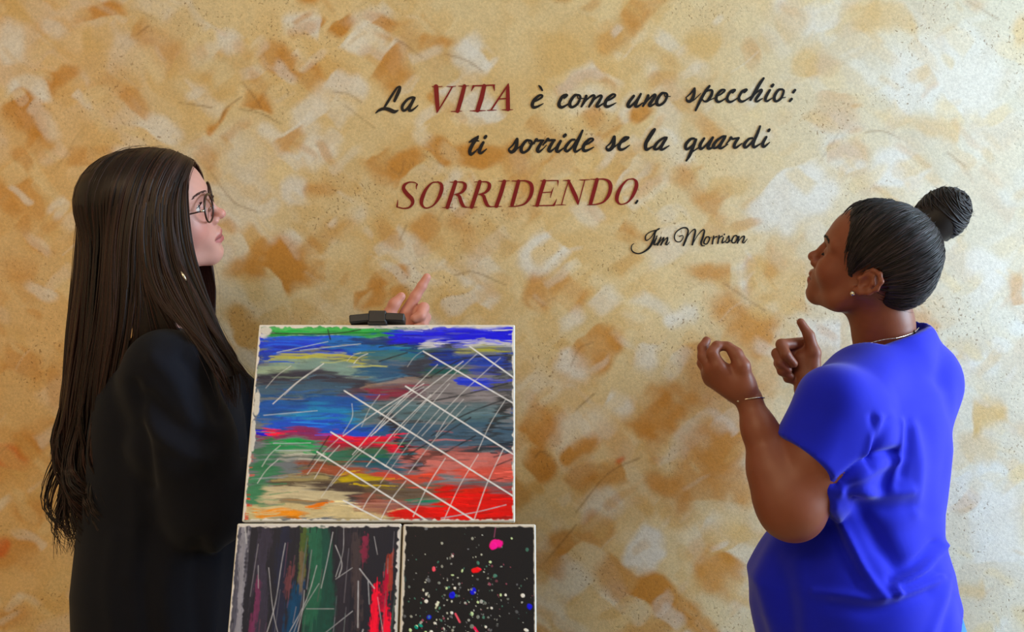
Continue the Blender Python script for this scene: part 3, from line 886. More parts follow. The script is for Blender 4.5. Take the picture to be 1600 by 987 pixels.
letter([[(42, 225, 10), (80, 190, 14), (110, 138, 20), (114, 146, 22), (109, 190, 26), (95, 230, 28), (65, 254, 24), (44, 243, 18), (42, 225, 12)], [(75, 254, 12), (110, 230, 10), (150, 195, 7)]], T, M_ink, *f5)
letter([[(160, 195, 10), (200, 175, 14), (238, 147, 16), (235, 139, 14), (205, 145, 20), (167, 190, 24), (153, 225, 26), (165, 248, 24), (200, 244, 16), (250, 210, 7)]], T, M_ink, *f5)
letter([[(390, 215, 10), (430, 150, 14), (473, 78, 16), (470, 67, 14), (445, 95, 18), (402, 175, 26), (391, 225, 27), (405, 249, 22), (460, 220, 8)]], T, M_ink, *f5)
A_ = [[(583, 142, 14), (555, 145, 16), (505, 180, 20), (472, 225, 24), (477, 247, 20), (510, 236, 16), (570, 165, 18)], [(575, 152, 22), (542, 205, 24), (527, 238, 25), (545, 249, 18), (602, 215, 7)]]
letter(A_, T, M_ink, *f5)
letter([[(825, 150, 16), (795, 156, 20), (757, 195, 24), (748, 232, 23), (765, 246, 19), (810, 213, 16), (845, 160, 16)], [(840, 162, 22), (815, 230, 24), (785, 300, 24), (755, 350, 14)], [(785, 285, 10), (840, 250, 10), (885, 218, 9)]], T, M_ink, *f5)
letter([[(915, 150, 18), (882, 200, 24), (878, 233, 25), (895, 242, 18), (945, 195, 13), (990, 140, 14)], [(993, 142, 18), (962, 195, 24), (948, 233, 25), (970, 240, 18), (1012, 213, 7)]], T, M_ink, *f5)
letter(sh(A_, 525, -12), T, M_ink, *f5)
letter([[(1108, 205, 9), (1140, 165, 16), (1155, 142, 20), (1165, 155, 17), (1195, 150, 15), (1225, 146, 15)], [(1220, 148, 20), (1192, 190, 22), (1182, 222, 24), (1200, 232, 18), (1252, 195, 8)]], T, M_ink, *f5)
letter([[(1345, 147, 15), (1315, 155, 18), (1277, 195, 24), (1273, 222, 24), (1290, 230, 18), (1330, 195, 15), (1365, 150, 15)], [(1415, 42, 16), (1390, 105, 22), (1357, 180, 24), (1352, 217, 25), (1370, 227, 18), (1425, 193, 7)]], T, M_ink, *f5)
letter([[(1470, 137, 18), (1442, 185, 24), (1438, 216, 24), (1455, 222, 18), (1500, 185, 7)], [(1497, 72, 20), (1489, 83, 22)]], T, M_ink, *f5)
# third line
T = text_line('wall_lettering', 'single large dark red italic capital word ending in a full stop', 810, 325)
f6, f7 = (610, 270, 8.0), (800, 270, 7.619)
letter([[(340, 142, 10), (300, 120, 12), (235, 118, 16), (178, 152, 34), (168, 205, 44), (215, 270, 48), (268, 325, 46), (278, 380, 36), (235, 432, 20), (165, 444, 14), (105, 430, 12), (80, 425, 8)], [(324, 208, 5), (325, 170, 16), (335, 145, 20)], [(95, 337, 5), (88, 385, 16), (84, 424, 20)]], T, M_red, *f6)
letter([[(590, 114, 14), (520, 127, 16), (450, 200, 32), (402, 300, 44), (388, 378, 40), (420, 430, 20), (470, 438, 14), (540, 403, 18), (600, 320, 36), (638, 220, 44), (638, 150, 36), (600, 115, 18), (585, 115, 14)]], T, M_red, *f6)
R1 = [[(815, 114, 44), (765, 270, 46), (712, 430, 44)], [(745, 116, 6), (800, 116, 10), (860, 113, 8)], [(648, 434, 6), (712, 432, 10), (780, 432, 6)], [(840, 114, 12), (900, 117, 18), (933, 150, 40), (923, 205, 40), (875, 253, 24), (800, 272, 10)]]
letter(R1 + [[(820, 272, 14), (860, 292, 36), (880, 350, 42), (905, 403, 38), (940, 428, 16), (992, 430, 6)]], T, M_red, *f6)
letter(sh(R1, 304, -3) + [[(1124, 269, 14), (1164, 289, 36), (1184, 347, 42), (1210, 400, 38), (1245, 420, 16), (1290, 422, 6)]], T, M_red, *f6)
letter([[(1425, 107, 44), (1380, 260, 46), (1325, 416, 44)], [(1355, 104, 6), (1420, 104, 10), (1490, 98, 6)], [(1255, 420, 6), (1325, 420, 10), (1392, 418, 6)]], T, M_red, *f6)
D1 = [[(78, 100, 40), (40, 240, 42), (0, 385, 40)], [(0, 97, 8), (60, 97, 10), (110, 93, 8)], [(-40, 402, 6), (0, 400, 10), (60, 396, 12)], [(100, 94, 12), (170, 97, 18), (223, 132, 38), (238, 200, 42), (213, 290, 36), (150, 368, 20), (60, 396, 12), (0, 400, 10)]]
letter(D1, T, M_red, *f7)
letter([[(385, 97, 40), (340, 240, 42), (300, 385, 40)], [(340, 95, 8), (430, 93, 12), (545, 91, 10)], [(546, 94, 18), (547, 125, 12), (545, 158, 4)], [(360, 235, 10), (470, 228, 10)], [(495, 174, 5), (472, 230, 14), (455, 296, 5)],
        [(248, 393, 8), (350, 390, 12), (500, 388, 14)], [(498, 384, 24), (515, 350, 14), (532, 310, 5)]], T, M_red, *f7)
letter([[(675, 92, 10), (630, 230, 12), (590, 375, 12)], [(672, 92, 26), (720, 200, 42), (768, 308, 40), (785, 378, 10)], [(865, 90, 12), (830, 220, 12), (790, 368, 10)], [(608, 92, 6), (660, 90, 12), (695, 90, 8)], [(800, 85, 6), (860, 85, 12), (925, 82, 6)], [(520, 383, 6), (590, 380, 10), (640, 382, 6)]], T, M_red, *f7)
letter(sh(D1, 935, -20), T, M_red, *f7)
letter([[(1430, 72, 12), (1370, 87, 16), (1302, 160, 30), (1258, 250, 42), (1248, 318, 38), (1275, 365, 18), (1320, 373, 12), (1385, 343, 18), (1440, 265, 34), (1478, 170, 42), (1478, 107, 34), (1445, 73, 16), (1425, 73, 12)]], T, M_red, *f7)
letter([[(1493, 332, 20), (1474, 360, 22)]], T, M_ink, *f7)
# the signature
T = text_line('wall_lettering', 'small thin black handwritten name signed under the quotation', 1085, 390)
f8 = (980, 345, 8.0)
letter([[(400, 97, 16), (370, 115, 13), (300, 132, 10), (238, 175, 12), (226, 220, 16), (242, 243, 12), (290, 213, 9), (345, 135, 12)], [(388, 100, 14), (352, 140, 17), (327, 230, 21), (287, 318, 24), (222, 378, 17), (150, 408, 13), (82, 393, 13), (50, 350, 13), (60, 302, 9), (85, 285, 6)]], T, M_ink, *f8)
letter([[(365, 212, 15), (342, 260, 20), (334, 290, 18), (350, 298, 12), (380, 272, 7)], [(371, 190, 14), (366, 197, 15)]], T, M_ink, *f8)
letter([[(420, 207, 15), (377, 300, 19)], [(377, 300, 9), (430, 235, 9), (456, 209, 15), (445, 250, 19), (420, 300, 18)], [(420, 300, 9), (470, 235, 9), (503, 209, 15), (498, 250, 19), (482, 288, 18), (500, 296, 12), (530, 262, 7)]], T, M_ink, *f8)
letter([[(650, 195, 10), (690, 182, 9), (696, 215, 9), (660, 260, 10), (610, 253, 11), (588, 205, 13), (612, 140, 12), (680, 92, 13), (735, 87, 15), (760, 120, 17), (749, 180, 20), (725, 250, 22), (702, 306, 19)], [(702, 300, 9), (770, 170, 9), (830, 108, 12), (850, 122, 18), (835, 200, 22), (812, 298, 19)],
        [(812, 298, 9), (880, 180, 9), (943, 113, 12), (963, 128, 18), (945, 200, 22), (922, 270, 21), (932, 306, 14), (968, 312, 8)]], T, M_ink, *f8)
O2 = [[(1010, 197, 12), (985, 207, 14), (958, 260, 18), (967, 287, 14), (1000, 283, 13), (1028, 225, 16), (1018, 198, 14)], [(1018, 212, 8), (1052, 205, 7)]]
letter(O2, T, M_ink, *f8)
R3 = [[(1080, 188, 14), (1063, 285, 18)], [(1068, 250, 8), (1095, 207, 11), (1120, 197, 15)]]
letter(R3, T, M_ink, *f8)
letter(sh(R3, 68, -6), T, M_ink, *f8)
letter([[(1203, 207, 13), (1186, 258, 18), (1191, 275, 14), (1228, 248, 7)], [(1215, 165, 14), (1212, 172, 15)]], T, M_ink, *f8)
letter([[(1230, 255, 8), (1268, 188, 12), (1272, 220, 16), (1272, 252, 18), (1247, 272, 14), (1227, 264, 9)], [(1250, 272, 9), (1310, 235, 7)]], T, M_ink, *f8)
letter(sh(O2, 348, -15), T, M_ink, *f8)
letter([[(1395, 197, 15), (1377, 275, 18)], [(1382, 265, 9), (1430, 203, 11), (1462, 193, 16), (1453, 235, 18), (1440, 263, 16), (1460, 273, 12), (1500, 225, 7)]], T, M_ink, *f8)


# ------------------------------------------------------------------ easel and canvases
TH = math.atan(0.068 / 0.2118)          # how far the easel leans back
UP = np.array([0, math.sin(TH), math.cos(TH)])
NR = np.array([0, -math.cos(TH), math.sin(TH)])
XA = np.array([1.0, 0, 0])
B0 = np.array([0, 1.36, CAMZ + (CY - 815) / FPX * 1.36])   # lower edge of the upper canvas' face
RL = np.stack([XA, -NR, UP], 1)


def pl(x, v, n=0.0):
    """point on the leaning plane: x across, v up the slope, n out of it"""
    return B0 + XA * x + UP * v + NR * n


class Paint:
    def __init__(s, w, h, bg, seed, streak):
        s.w, s.h = w, h
        s.C = np.ones((h, w, 3)) * srgb(*bg)
        s.Hh = np.zeros((h, w))
        s.Y, s.X = np.mgrid[0:h, 0:w].astype(float)
        s.rs = random.Random(seed)
        s.seed = seed
        s.nh = vnoise((h, w), (h / 4.0, w / 60.0), seed + 1, 3)     # along x
        s.nv = vnoise((h, w), (h / 60.0, w / 4.0), seed + 2, 3)     # along y
        s.nf = vnoise((h, w), (h / 9.0, w / 9.0), seed + 3, 3)
        s.streak = s.nh if streak == 'h' else s.nv
        a, b = (14.0, 5.0) if streak == 'h' else (4.0, 16.0)
        s.wX = (vnoise((h, w), (h / 6.0, w / 40.0), seed + 4, 2) - .5) * 2 * a
        s.wY = (vnoise((h, w), (h / 30.0, w / 34.0), seed + 5, 3) - .5) * 2 * b
        s.hor = streak == 'h'

    def smear(s, amount, seed):
        """drag the wet paint along the brush direction in streaks"""
        ax = 1 if s.hor else 0
        n = vnoise((s.h, s.w), (s.h / 2.2, s.w / 50.0) if s.hor else (s.h / 50.0, s.w / 2.2), seed, 2)
        for sh_, lo in ((amount, .56), (-amount // 2, .60)):
            k = sstep(lo, lo + .08, n if sh_ > 0 else 1 - n)[..., None] * .75
            s.C = s.C * (1 - k) + np.roll(s.C, sh_, ax) * k
        s.Hh += .5 * n

    def dist(s, pts, m, warp=False):
        p = np.asarray(pts, float)
        x0, x1 = int(max(0, p[:, 0].min() - m)), int(min(s.w, p[:, 0].max() + m + 1))
        y0, y1 = int(max(0, p[:, 1].min() - m)), int(min(s.h, p[:, 1].max() + m + 1))
        if x1 <= x0 or y1 <= y0: return None, None
        q = (slice(y0, y1), slice(x0, x1))
        d = np.full((y1 - y0, x1 - x0), 1e9)
        gx, gy = s.X[q], s.Y[q]
        if warp:
            gx, gy = gx + s.wX[q], gy + s.wY[q]
        for a, b in zip(p[:-1], p[1:]):
            v = b - a
            t = np.clip(((gx - a[0]) * v[0] + (gy - a[1]) * v[1]) / max(v @ v, 1e-9), 0, 1)
            d = np.minimum(d, np.hypot(gx - a[0] - t * v[0], gy - a[1] - t * v[1]))
        return q, d

    def stroke(s, pts, w, rgb, op=0.95, rag=0.8, soft=0.3, lift=0.15):
        p = catmull(np.asarray(pts, float), 6) if len(pts) > 2 else np.asarray(pts, float)
        q, d = s.dist(p, w * 0.9 + 22, True)
        if q is None: return
        e = d / (w * 0.5) + (s.streak[q] - 0.5) * 2 * rag + (s.nf[q] - 0.5) * 0.5 * rag
        k = sstep(1 + soft, 1 - soft, e) * op * (0.72 + 0.5 * s.streak[q])
        k = np.clip(k, 0, 1)
        c = srgb(*rgb) * (0.75 + 0.5 * s.nf[q])[..., None]
        s.C[q] += (c - s.C[q]) * k[..., None]
        s.Hh[q] += lift * k * (0.4 + s.streak[q])

    def line(s, pts, w, rgb, op=0.9, lift=-0.4):
        p = catmull(np.asarray(pts, float), 5) if len(pts) > 2 else np.asarray(pts, float)
        q, d = s.dist(p, w + 4)
        if q is None: return
        k = sstep(w * 0.5 + 0.7, w * 0.5 - 0.7, d) * op * (0.55 + 0.8 * s.nf[q])
        k = np.clip(k, 0, 1)
        s.C[q] += (srgb(*rgb) - s.C[q]) * k[..., None]
        s.Hh[q] += lift * k

    def blob(s, x, y, rx, ry, rgb, ang=0.0, op=1.0):
        m = max(rx, ry) + 3
        q, _ = s.dist([(x, y), (x, y)], m)
        if q is None: return
        a = math.radians(ang)
        dx, dy = s.X[q] - x, s.Y[q] - y
        u, v = (dx * math.cos(a) + dy * math.sin(a)) / rx, (-dx * math.sin(a) + dy * math.cos(a)) / ry
        e = np.hypot(u, v) + (s.nf[q] - 0.5) * 0.9
        k = sstep(1.15, 0.8, e) * op
        s.C[q] += (srgb(*rgb) - s.C[q]) * k[..., None]
        s.Hh[q] += 0.8 * k


def upper_picture():
    W, H = 416, 315
    p = Paint(W, H, (110, 118, 130), 11, 'h')

    def c(x, y):
        v = (y - 65) / 853.0
        xl, xr = 128 - 83 * v, 1222 - 5 * v
        return ((x - xl) / (xr - xl) * W, v * H)
    k = W / 1120.0

    def S(w, rgb, *pts, **kw):
        p.stroke([c(*q) for q in pts], w * k, rgb, **kw)
    S(90, (205, 210, 222), (120, 85), (1230, 85))
    S(46, (20, 140, 62), (170, 100), (400, 88), (690, 105))
    S(20, (90, 190, 110), (200, 92), (420, 80), (600, 84), op=.7)
    S(60, (12, 84, 225), (125, 150), (380, 140), (560, 150))
    S(56, (22, 66, 190), (130, 195), (330, 180), (520, 190))
    S(60, (34, 112, 190), (430, 150), (650, 170), (820, 190))
    S(40, (20, 60, 120), (560, 135), (800, 160))
    S(66, (8, 10, 235), (700, 118), (950, 112), (1215, 105), rag=.35)
    S(34, (205, 208, 225), (830, 152), (1000, 150), (1210, 142), rag=.9)
    S(40, (16, 40, 205), (880, 150), (960, 140), (1000, 175), op=.7)
    S(50, (60, 110, 120), (560, 200), (760, 205), (950, 190), op=.8)
    S(30, (178, 180, 92), (170, 222), (330, 204), (480, 214), (640, 245))
    S(54, (124, 152, 152), (120, 270), (330, 240), (640, 290))
    S(36, (150, 168, 150), (110, 270), (230, 262), op=.8)
    S(90, (40, 84, 130), (600, 270), (760, 280), (900, 260), op=.85)
    S(64, (42, 44, 64), (125, 312), (330, 300), (590, 346), rag=.35)
    S(70, (50, 54, 70), (770, 280), (930, 170), rag=.4)
    S(40, (160, 140, 130), (580, 345), (760, 325), (840, 300), op=.7)
    S(30, (165, 168, 80), (960, 190), (1080, 172), (1190, 190), op=.85)
    S(80, (34, 60, 168), (900, 225), (1040, 250), (1160, 245), op=.85)
    S(70, (30, 80, 70), (850, 300), (950, 270), (1010, 290), op=.8)
    S(170, (132, 128, 136), (880, 390), (1020, 360), (1180, 420), op=.85)
    S(36, (34, 62, 225), (1000, 322), (1120, 328), op=.8)
    S(70, (60, 90, 120), (110, 365), (300, 360), (460, 370))
    S(60, (92, 62, 80), (490, 400), (640, 370), (790, 365), op=.85)
    S(50, (130, 40, 66), (610, 372), (720, 378), op=.8)
    S(90, (28, 88, 170), (115, 445), (330, 430), (540, 440))
    S(80, (60, 140, 200), (230, 490), (380, 470), (540, 500), op=.8)
    S(80, (20, 92, 214), (190, 515), (430, 525), (640, 560))
    S(90, (78, 108, 122), (560, 470), (820, 460), (1150, 480), op=.85)
    S(120, (54, 86, 116), (640, 560), (900, 560), (1215, 575), op=.85)
    S(44, (38, 40, 46), (1185, 200), (1150, 320), (1185, 430), (1110, 545), op=.9)
    S(50, (44, 44, 50), (1210, 320), (1160, 440), op=.8)
    S(100, (96, 100, 108), (1160, 330), (1220, 380), op=.5)
    S(26, (30, 34, 46), (800, 628), (1000, 630), (1215, 600), op=.8)
    S(46, (134, 52, 96), (110, 565), (280, 550), (430, 565))
    S(52, (206, 40, 74), (420, 572), (600, 585), (770, 620))
    S(40, (140, 40, 60), (430, 600), (640, 620), op=.8)
    S(100, (52, 112, 84), (160, 580), (120, 720), (80, 880), rag=.7)
    S(90, (74, 132, 104), (100, 740), (75, 880), op=.6)
    S(30, (30, 150, 84), (180, 592), (345, 592), rag=.3)
    S(30, (44, 140, 90), (200, 622), (360, 630), rag=.4)
    S(36, (180, 182, 176), (210, 650), (330, 645), op=.7)
    S(60, (40, 104, 84), (380, 655), (520, 640), (640, 650))
    S(60, (30, 80, 110), (560, 680), (760, 680), op=.8)
    S(110, (196, 120, 118), (780, 660), (1000, 690), (1215, 700))
    S(60, (206, 90, 80), (1000, 730), (1215, 720), op=.7)
    S(50, (150, 84, 62), (300, 700), (440, 700), (560, 730))
    S(46, (192, 84, 74), (620, 715), (760, 740), (880, 730))
    S(60, (92, 78, 58), (200, 760), (430, 755), (640, 770), op=.85)
    S(30, (176, 158, 54), (440, 752), (540, 742), (620, 745))
    S(26, (170, 160, 120), (190, 742), (400, 735), op=.7)
    S(80, (64, 54, 54), (380, 790), (520, 800), (600, 810))
    S(80, (98, 84, 74), (600, 800), (740, 790), (880, 800))
    S(70, (200, 192, 168), (140, 810), (320, 815), (480, 840))
    S(70, (206, 194, 160), (60, 880), (300, 870), (640, 900))
    S(20, (90, 86, 78), (190, 835), (400, 838), op=.7)
    S(34, (226, 146, 62), (110, 886), (190, 880), (290, 895))
    S(24, (222, 128, 56), (350, 855), (400, 845))
    S(70, (150, 92, 84), (560, 850), (700, 870), op=.8)
    S(20, (40, 130, 108), (735, 832), (860, 830))
    S(150, (212, 42, 36), (930, 830), (1080, 850), (1215, 860))
    S(60, (206, 52, 46), (700, 895), (960, 890), (1215, 890))
    S(60, (96, 84, 90), (980, 785), (1120, 770), (1180, 790), op=.7)
    S(40, (230, 60, 46), (870, 880), (1000, 810), (1090, 800), op=.7)
    S(44, (40, 34, 44), (670, 480), (720, 560), (760, 640), (785, 690), rag=.3)
    S(24, (44, 36, 40), (790, 700), (840, 640), (900, 620), op=.8)
    S(34, (250, 30, 96), (148, 540), (178, 540), rag=.2)
    S(28, (16, 40, 220), (112, 548), (132, 548), rag=.2)
    p.Hh += 0.35 * vnoise((H, W), (H / 2.0, W / 2.0), 77, 1)
    for i in range(420):
        x, y, l = p.rs.uniform(0, W), p.rs.uniform(0, H), p.rs.uniform(12, 60)
        yy = int(min(H - 1, max(0, y + p.rs.uniform(-14, 14))))
        cc = p.C[yy, int(min(W - 1, x))] * p.rs.choice((.45, .7, 1.3, 1.7))
        q, d = p.dist([(x, y), (x + l, y + p.rs.uniform(-5, 3))], 4, True)
        if q is not None:
            kk = (sstep(1.8, .4, d) * p.rs.uniform(.4, .9))[..., None]
            p.C[q] += (np.clip(cc, 0, 1) - p.C[q]) * kk
    p.smear(9, 91)
    p.smear(4, 92)
    dark, wh = (30, 34, 44), (226, 230, 240)
    for q in (((130, 100), (420, 105), (560, 85)), ((420, 85), (430, 130)), ((640, 165), (760, 150)), ((800, 420), (1000, 380), (1190, 330)), ((860, 560), (1000, 470), (1190, 395)), ((760, 640), (900, 560), (1030, 480)), ((860, 300), (1000, 220), (1190, 200)), ((640, 230), (760, 190)), ((1130, 650), (1200, 630)), ((1130, 690), (1205, 660)), ((330, 690), (420, 560)), ((900, 640), (1050, 560))):
        p.line([c(*a) for a in q], 4 * k * 1.6, dark, .8)
    for a in (((830, 185), (1216, 418)), ((1030, 163), (1216, 302)), ((752, 342), (1216, 640)), ((488, 362), (1208, 812)), ((428, 543), (1050, 918)), ((368, 628), (845, 918)), ((480, 832), (655, 918))):
        p.line([c(*a[0]), c(*a[1])], 6.5 * k, wh, .95)
    ups = [(325, 722, 470, 562), (355, 742, 465, 600), (385, 818, 560, 610), (425, 772, 640, 560), (560, 872, 640, 770), (640, 910, 750, 750), (640, 760, 900, 440), (780, 898, 920, 655), (912, 912, 1062, 640), (1042, 912, 1172, 612), (1062, 620, 1182, 400), (480, 560, 830, 330), (520, 640, 890, 245), (600, 560, 1000, 230), (580, 690, 860, 380), (660, 690, 940, 330), (760, 720, 1010, 430), (700, 560, 1060, 195), (820, 560, 1160, 215), (620, 545, 780, 370), (640, 470, 830, 345),
           (180, 420, 400, 240), (150, 350, 260, 250), (230, 380, 380, 260), (130, 690, 210, 600), (110, 760, 200, 660), (760, 255, 830, 180), (500, 230, 560, 190), (530, 240, 590, 195), (560, 520, 640, 380), (880, 560, 1000, 400)]
    for x0, y0, x1, y1 in ups:
        p.line([c(x0, y0), c((x0 + x1) / 2 - 6, (y0 + y1) / 2 - 5), c(x1, y1)], p.rs.uniform(2.4, 4.2) * k, wh, p.rs.uniform(.45, .85))
    for q in (((520, 420), (520, 480), (480, 550)), ((180, 592), (340, 590)), ((190, 622), (340, 622)), ((140, 470), (370, 450)), ((300, 180), (560, 150)), ((900, 905), (1050, 880), (1180, 850)), ((200, 190), (420, 140))):
        p.line([c(*a) for a in q], 4 * k, (190, 205, 225), .7)
    # bare canvas along the edges
    e = vnoise((H, W), (H / 7.0, W / 7.0), 5, 2)
    b = np.minimum.reduce([p.X * 1.0 - 3 + 6 * (e - .5), (W - p.X) - 3 + 5 * (e - .5), p.Y - 3 + 9 * (e - .5), (H - p.Y) - 2.5 + 6 * (e - .5)])
    kk = sstep(1.0, -1.0, b)[..., None]
    p.C += (srgb(222, 222, 224) - p.C) * kk
    for (x, y, rx, ry) in ((10, 9, 9, 7), (6, 130, 5, 22), (4, 176, 4, 18), (5, 196, 4, 10)):
        p.blob(x, y, rx, ry, (206, 208, 210))
    return p


def streak_picture():
    W, H = 262, 330
    p = Paint(W, H, (34, 36, 50), 23, 'v')

    def c(x, y):      # tracing frame of the lower canvases: (340,790), 3.077 to one
        v = (y - 95) / 511.0
        xl, xr = 95 - 52 * v, 872 - 22 * v
        return ((x - xl) / (xr - xl) * W, v * 176)

    def S(w, rgb, *pts, **kw):
        kw.setdefault('op', .7)
        kw.setdefault('lift', .1)
        q = [c(*a) for a in pts]
        if pts[-1][1] >= 590:
            q.append((q[-1][0] - 6, p.rs.uniform(220, 330)))
        p.stroke(q, w * 0.33, rgb, **kw)
    S(60, (96, 98, 118), (120, 100), (100, 350), (75, 600))
    S(30, (160, 162, 180), (128, 110), (112, 300), (90, 600))
    S(60, (62, 60, 82), (230, 110), (200, 350), (190, 600))
    S(26, (120, 60, 100), (190, 370), (170, 500), (150, 600))
    S(50, (36, 42, 70), (320, 110), (270, 600))
    S(44, (90, 110, 60), (415, 100), (410, 200), (395, 330))
    S(26, (120, 100, 90), (400, 220), (395, 360))
    S(60, (30, 76, 120), (380, 380), (360, 480), (340, 600))
    S(120, (34, 84, 76), (480, 140), (500, 400), (470, 600))
    S(60, (50, 104, 86), (450, 120), (470, 300), (440, 520))
    S(70, (46, 44, 58), (620, 100), (600, 350), (590, 600))
    S(30, (120, 74, 84), (345, 300), (335, 380))
    S(26, (150, 60, 90), (705, 140), (690, 260))
    S(40, (80, 70, 76), (660, 150), (660, 350), (665, 560), op=.6)
    S(30, (170, 80, 70), (820, 220), (815, 400))
    S(34, (244, 40, 90), (755, 390), (745, 500), (735, 605), op=1, rag=.4)
    S(36, (246, 52, 92), (805, 480), (800, 540), (790, 605), op=1, rag=.4)
    S(30, (190, 50, 80), (800, 300), (795, 470), op=.8)
    p.smear(14, 93)
    wh = (186, 190, 204)
    for q, w in ((((320, 180), (300, 280), (270, 450), (220, 600)), 5), (((240, 290), (260, 480), (290, 600)), 3), (((470, 280), (420, 430), (320, 600)), 5), (((480, 360), (400, 480), (350, 590)), 3), (((410, 390), (400, 480), (370, 600)), 5), (((548, 130), (520, 260), (490, 380)), 5), (((560, 190), (590, 270), (575, 330)), 6), (((600, 110), (595, 220), (560, 330)), 4),
                 (((675, 295), (745, 380)), 8), (((640, 290), (560, 340)), 3), (((668, 350), (665, 550)), 8), (((715, 350), (720, 450)), 5), (((690, 560), (675, 600)), 8), (((745, 150), (760, 230)), 4), (((128, 100), (135, 180)), 10), (((550, 470), (420, 470)), 3), (((640, 480), (500, 580)), 3), (((190, 280), (190, 380)), 4), (((760, 420), (790, 600)), 4)):
        p.line([c(*a) for a in q], max(1.0, w * .26), wh, .75)
    for i in range(60):
        x = p.rs.uniform(0, W)
        y = p.rs.uniform(0, H)
        l = p.rs.uniform(20, 90)
        p.line([(x, y), (x - l * .06 + p.rs.uniform(-2, 2), y + l)], p.rs.uniform(.8, 1.6), p.rs.choice(((120, 124, 140), (90, 110, 110), (150, 150, 165), (110, 80, 100))), p.rs.uniform(.3, .7))
    e = vnoise((H, W), (H / 6.0, W / 9.0), 6, 2)
    b = np.minimum.reduce([p.X - 1.5 + 4 * (e - .5), (W - p.X) - 4 + 7 * (e - .5), p.Y - 4 + 8 * (e - .5), (H - p.Y) - 2])
    p.C += (srgb(216, 216, 222) - p.C) * sstep(1, -1, b)[..., None]
    return p


def splatter_picture():
    W, H = 214, 330
    p = Paint(W, H, (24, 25, 32), 31, 'v')

    def c(x, y):
        v = (y - 95) / 511.0
        xl, xr = 892 - 32 * v, 1525 - 8 * v
        return ((x - xl) / (xr - xl) * W, v * 176)
    rs = p.rs

    def Bl(x, y, rx, ry, rgb, ang=0):
        q = c(x, y)
        p.blob(q[0], q[1], rx * .34, ry * .34, rgb, ang)
    Bl(1335, 180, 32, 22, (255, 70, 170), -15)
    Bl(1322, 190, 20, 15, (255, 80, 175), 10)
    Bl(1230, 298, 20, 13, (250, 70, 80), -10)
    Bl(1250, 294, 9, 5, (250, 80, 90))
    for x, y, r in ((1115, 410, 14), (1215, 390, 14), (1488, 458, 13), (1003, 505, 10), (1120, 400, 8)):
        Bl(x, y, r, r, (60, 70, 230))
    for x, y in ((1122, 235), (1168, 300), (1120, 320), (1090, 378), (990, 405), (990, 435), (1130, 378), (1350, 408), (1374, 408), (1458, 410), (1305, 465), (1042, 450), (1047, 440), (910, 560), (1010, 570), (985, 570), (1030, 530), (1210, 490), (1190, 575), (1470, 560), (1275, 545), (1240, 440), (1303, 262), (1410, 155), (940, 545), (1062, 575), (1112, 485)):
        Bl(x, y, rs.uniform(5, 10), rs.uniform(5, 9), rs.choice(((236, 238, 240), (236, 238, 240), (206, 230, 190))), rs.uniform(0, 90))
    Bl(1030, 292, 8, 12, (240, 110, 130))
    for x, y in ((938, 548), (1440, 590), (960, 540)):
        Bl(x, y, 10, 6, (40, 150, 140), 30)
    p.line([c(1220, 550), c(1245, 580), c(1290, 600)], 4, (235, 70, 110), 1)
    p.line([c(1130, 490), c(1150, 525)], 3, (230, 110, 130), 1)
    p.line([c(1335, 95), c(1325, 150)], 1.4, (150, 90, 120), .8)
    p.line([c(1050, 440), c(1035, 465)], 2.4, (225, 235, 215), 1)
    p.stroke([c(890, 320), c(885, 370)], 5, (70, 100, 110), op=.6)
    p.stroke([c(1250, 102), c(1290, 102)], 3, (190, 70, 110), op=.8)
    for i in range(420):
        x = rs.gauss(W * .48, W * .26)
        y = rs.gauss(150, 62)
        r = abs(rs.gauss(0, .9)) + .5
        p.blob(x, y, r, r * rs.uniform(.6, 1.3), rs.choice(((190, 196, 200), (150, 160, 160), (120, 125, 135), (210, 215, 210), (150, 90, 110), (90, 140, 130))), rs.uniform(0, 180), rs.uniform(.4, .9))
    e = vnoise((H, W), (H / 6.0, W / 9.0), 8, 2)
    b = np.minimum.reduce([p.X - 3 + 4 * (e - .5), (W - p.X) - 2.5 + 2 * (e - .5), p.Y - 2.5 + 4 * (e - .5), (H - p.Y) - 2])
    p.C += (srgb(214, 212, 210) - p.C) * sstep(1, -1, b)[..., None]
    return p


M_cloth = plain('primed_white_canvas', (216, 214, 208), 0.75, bump=(900, 0.3, 0.0004), var=0.04)
M_pine = plain('pale_stretcher_wood', (196, 164, 116), 0.6, var=0.15, vscale=12)
M_paint = attr_mat('artist_paint', 'Col', 0.5, 0.22, bump=(700, 0.25, 0.0004))


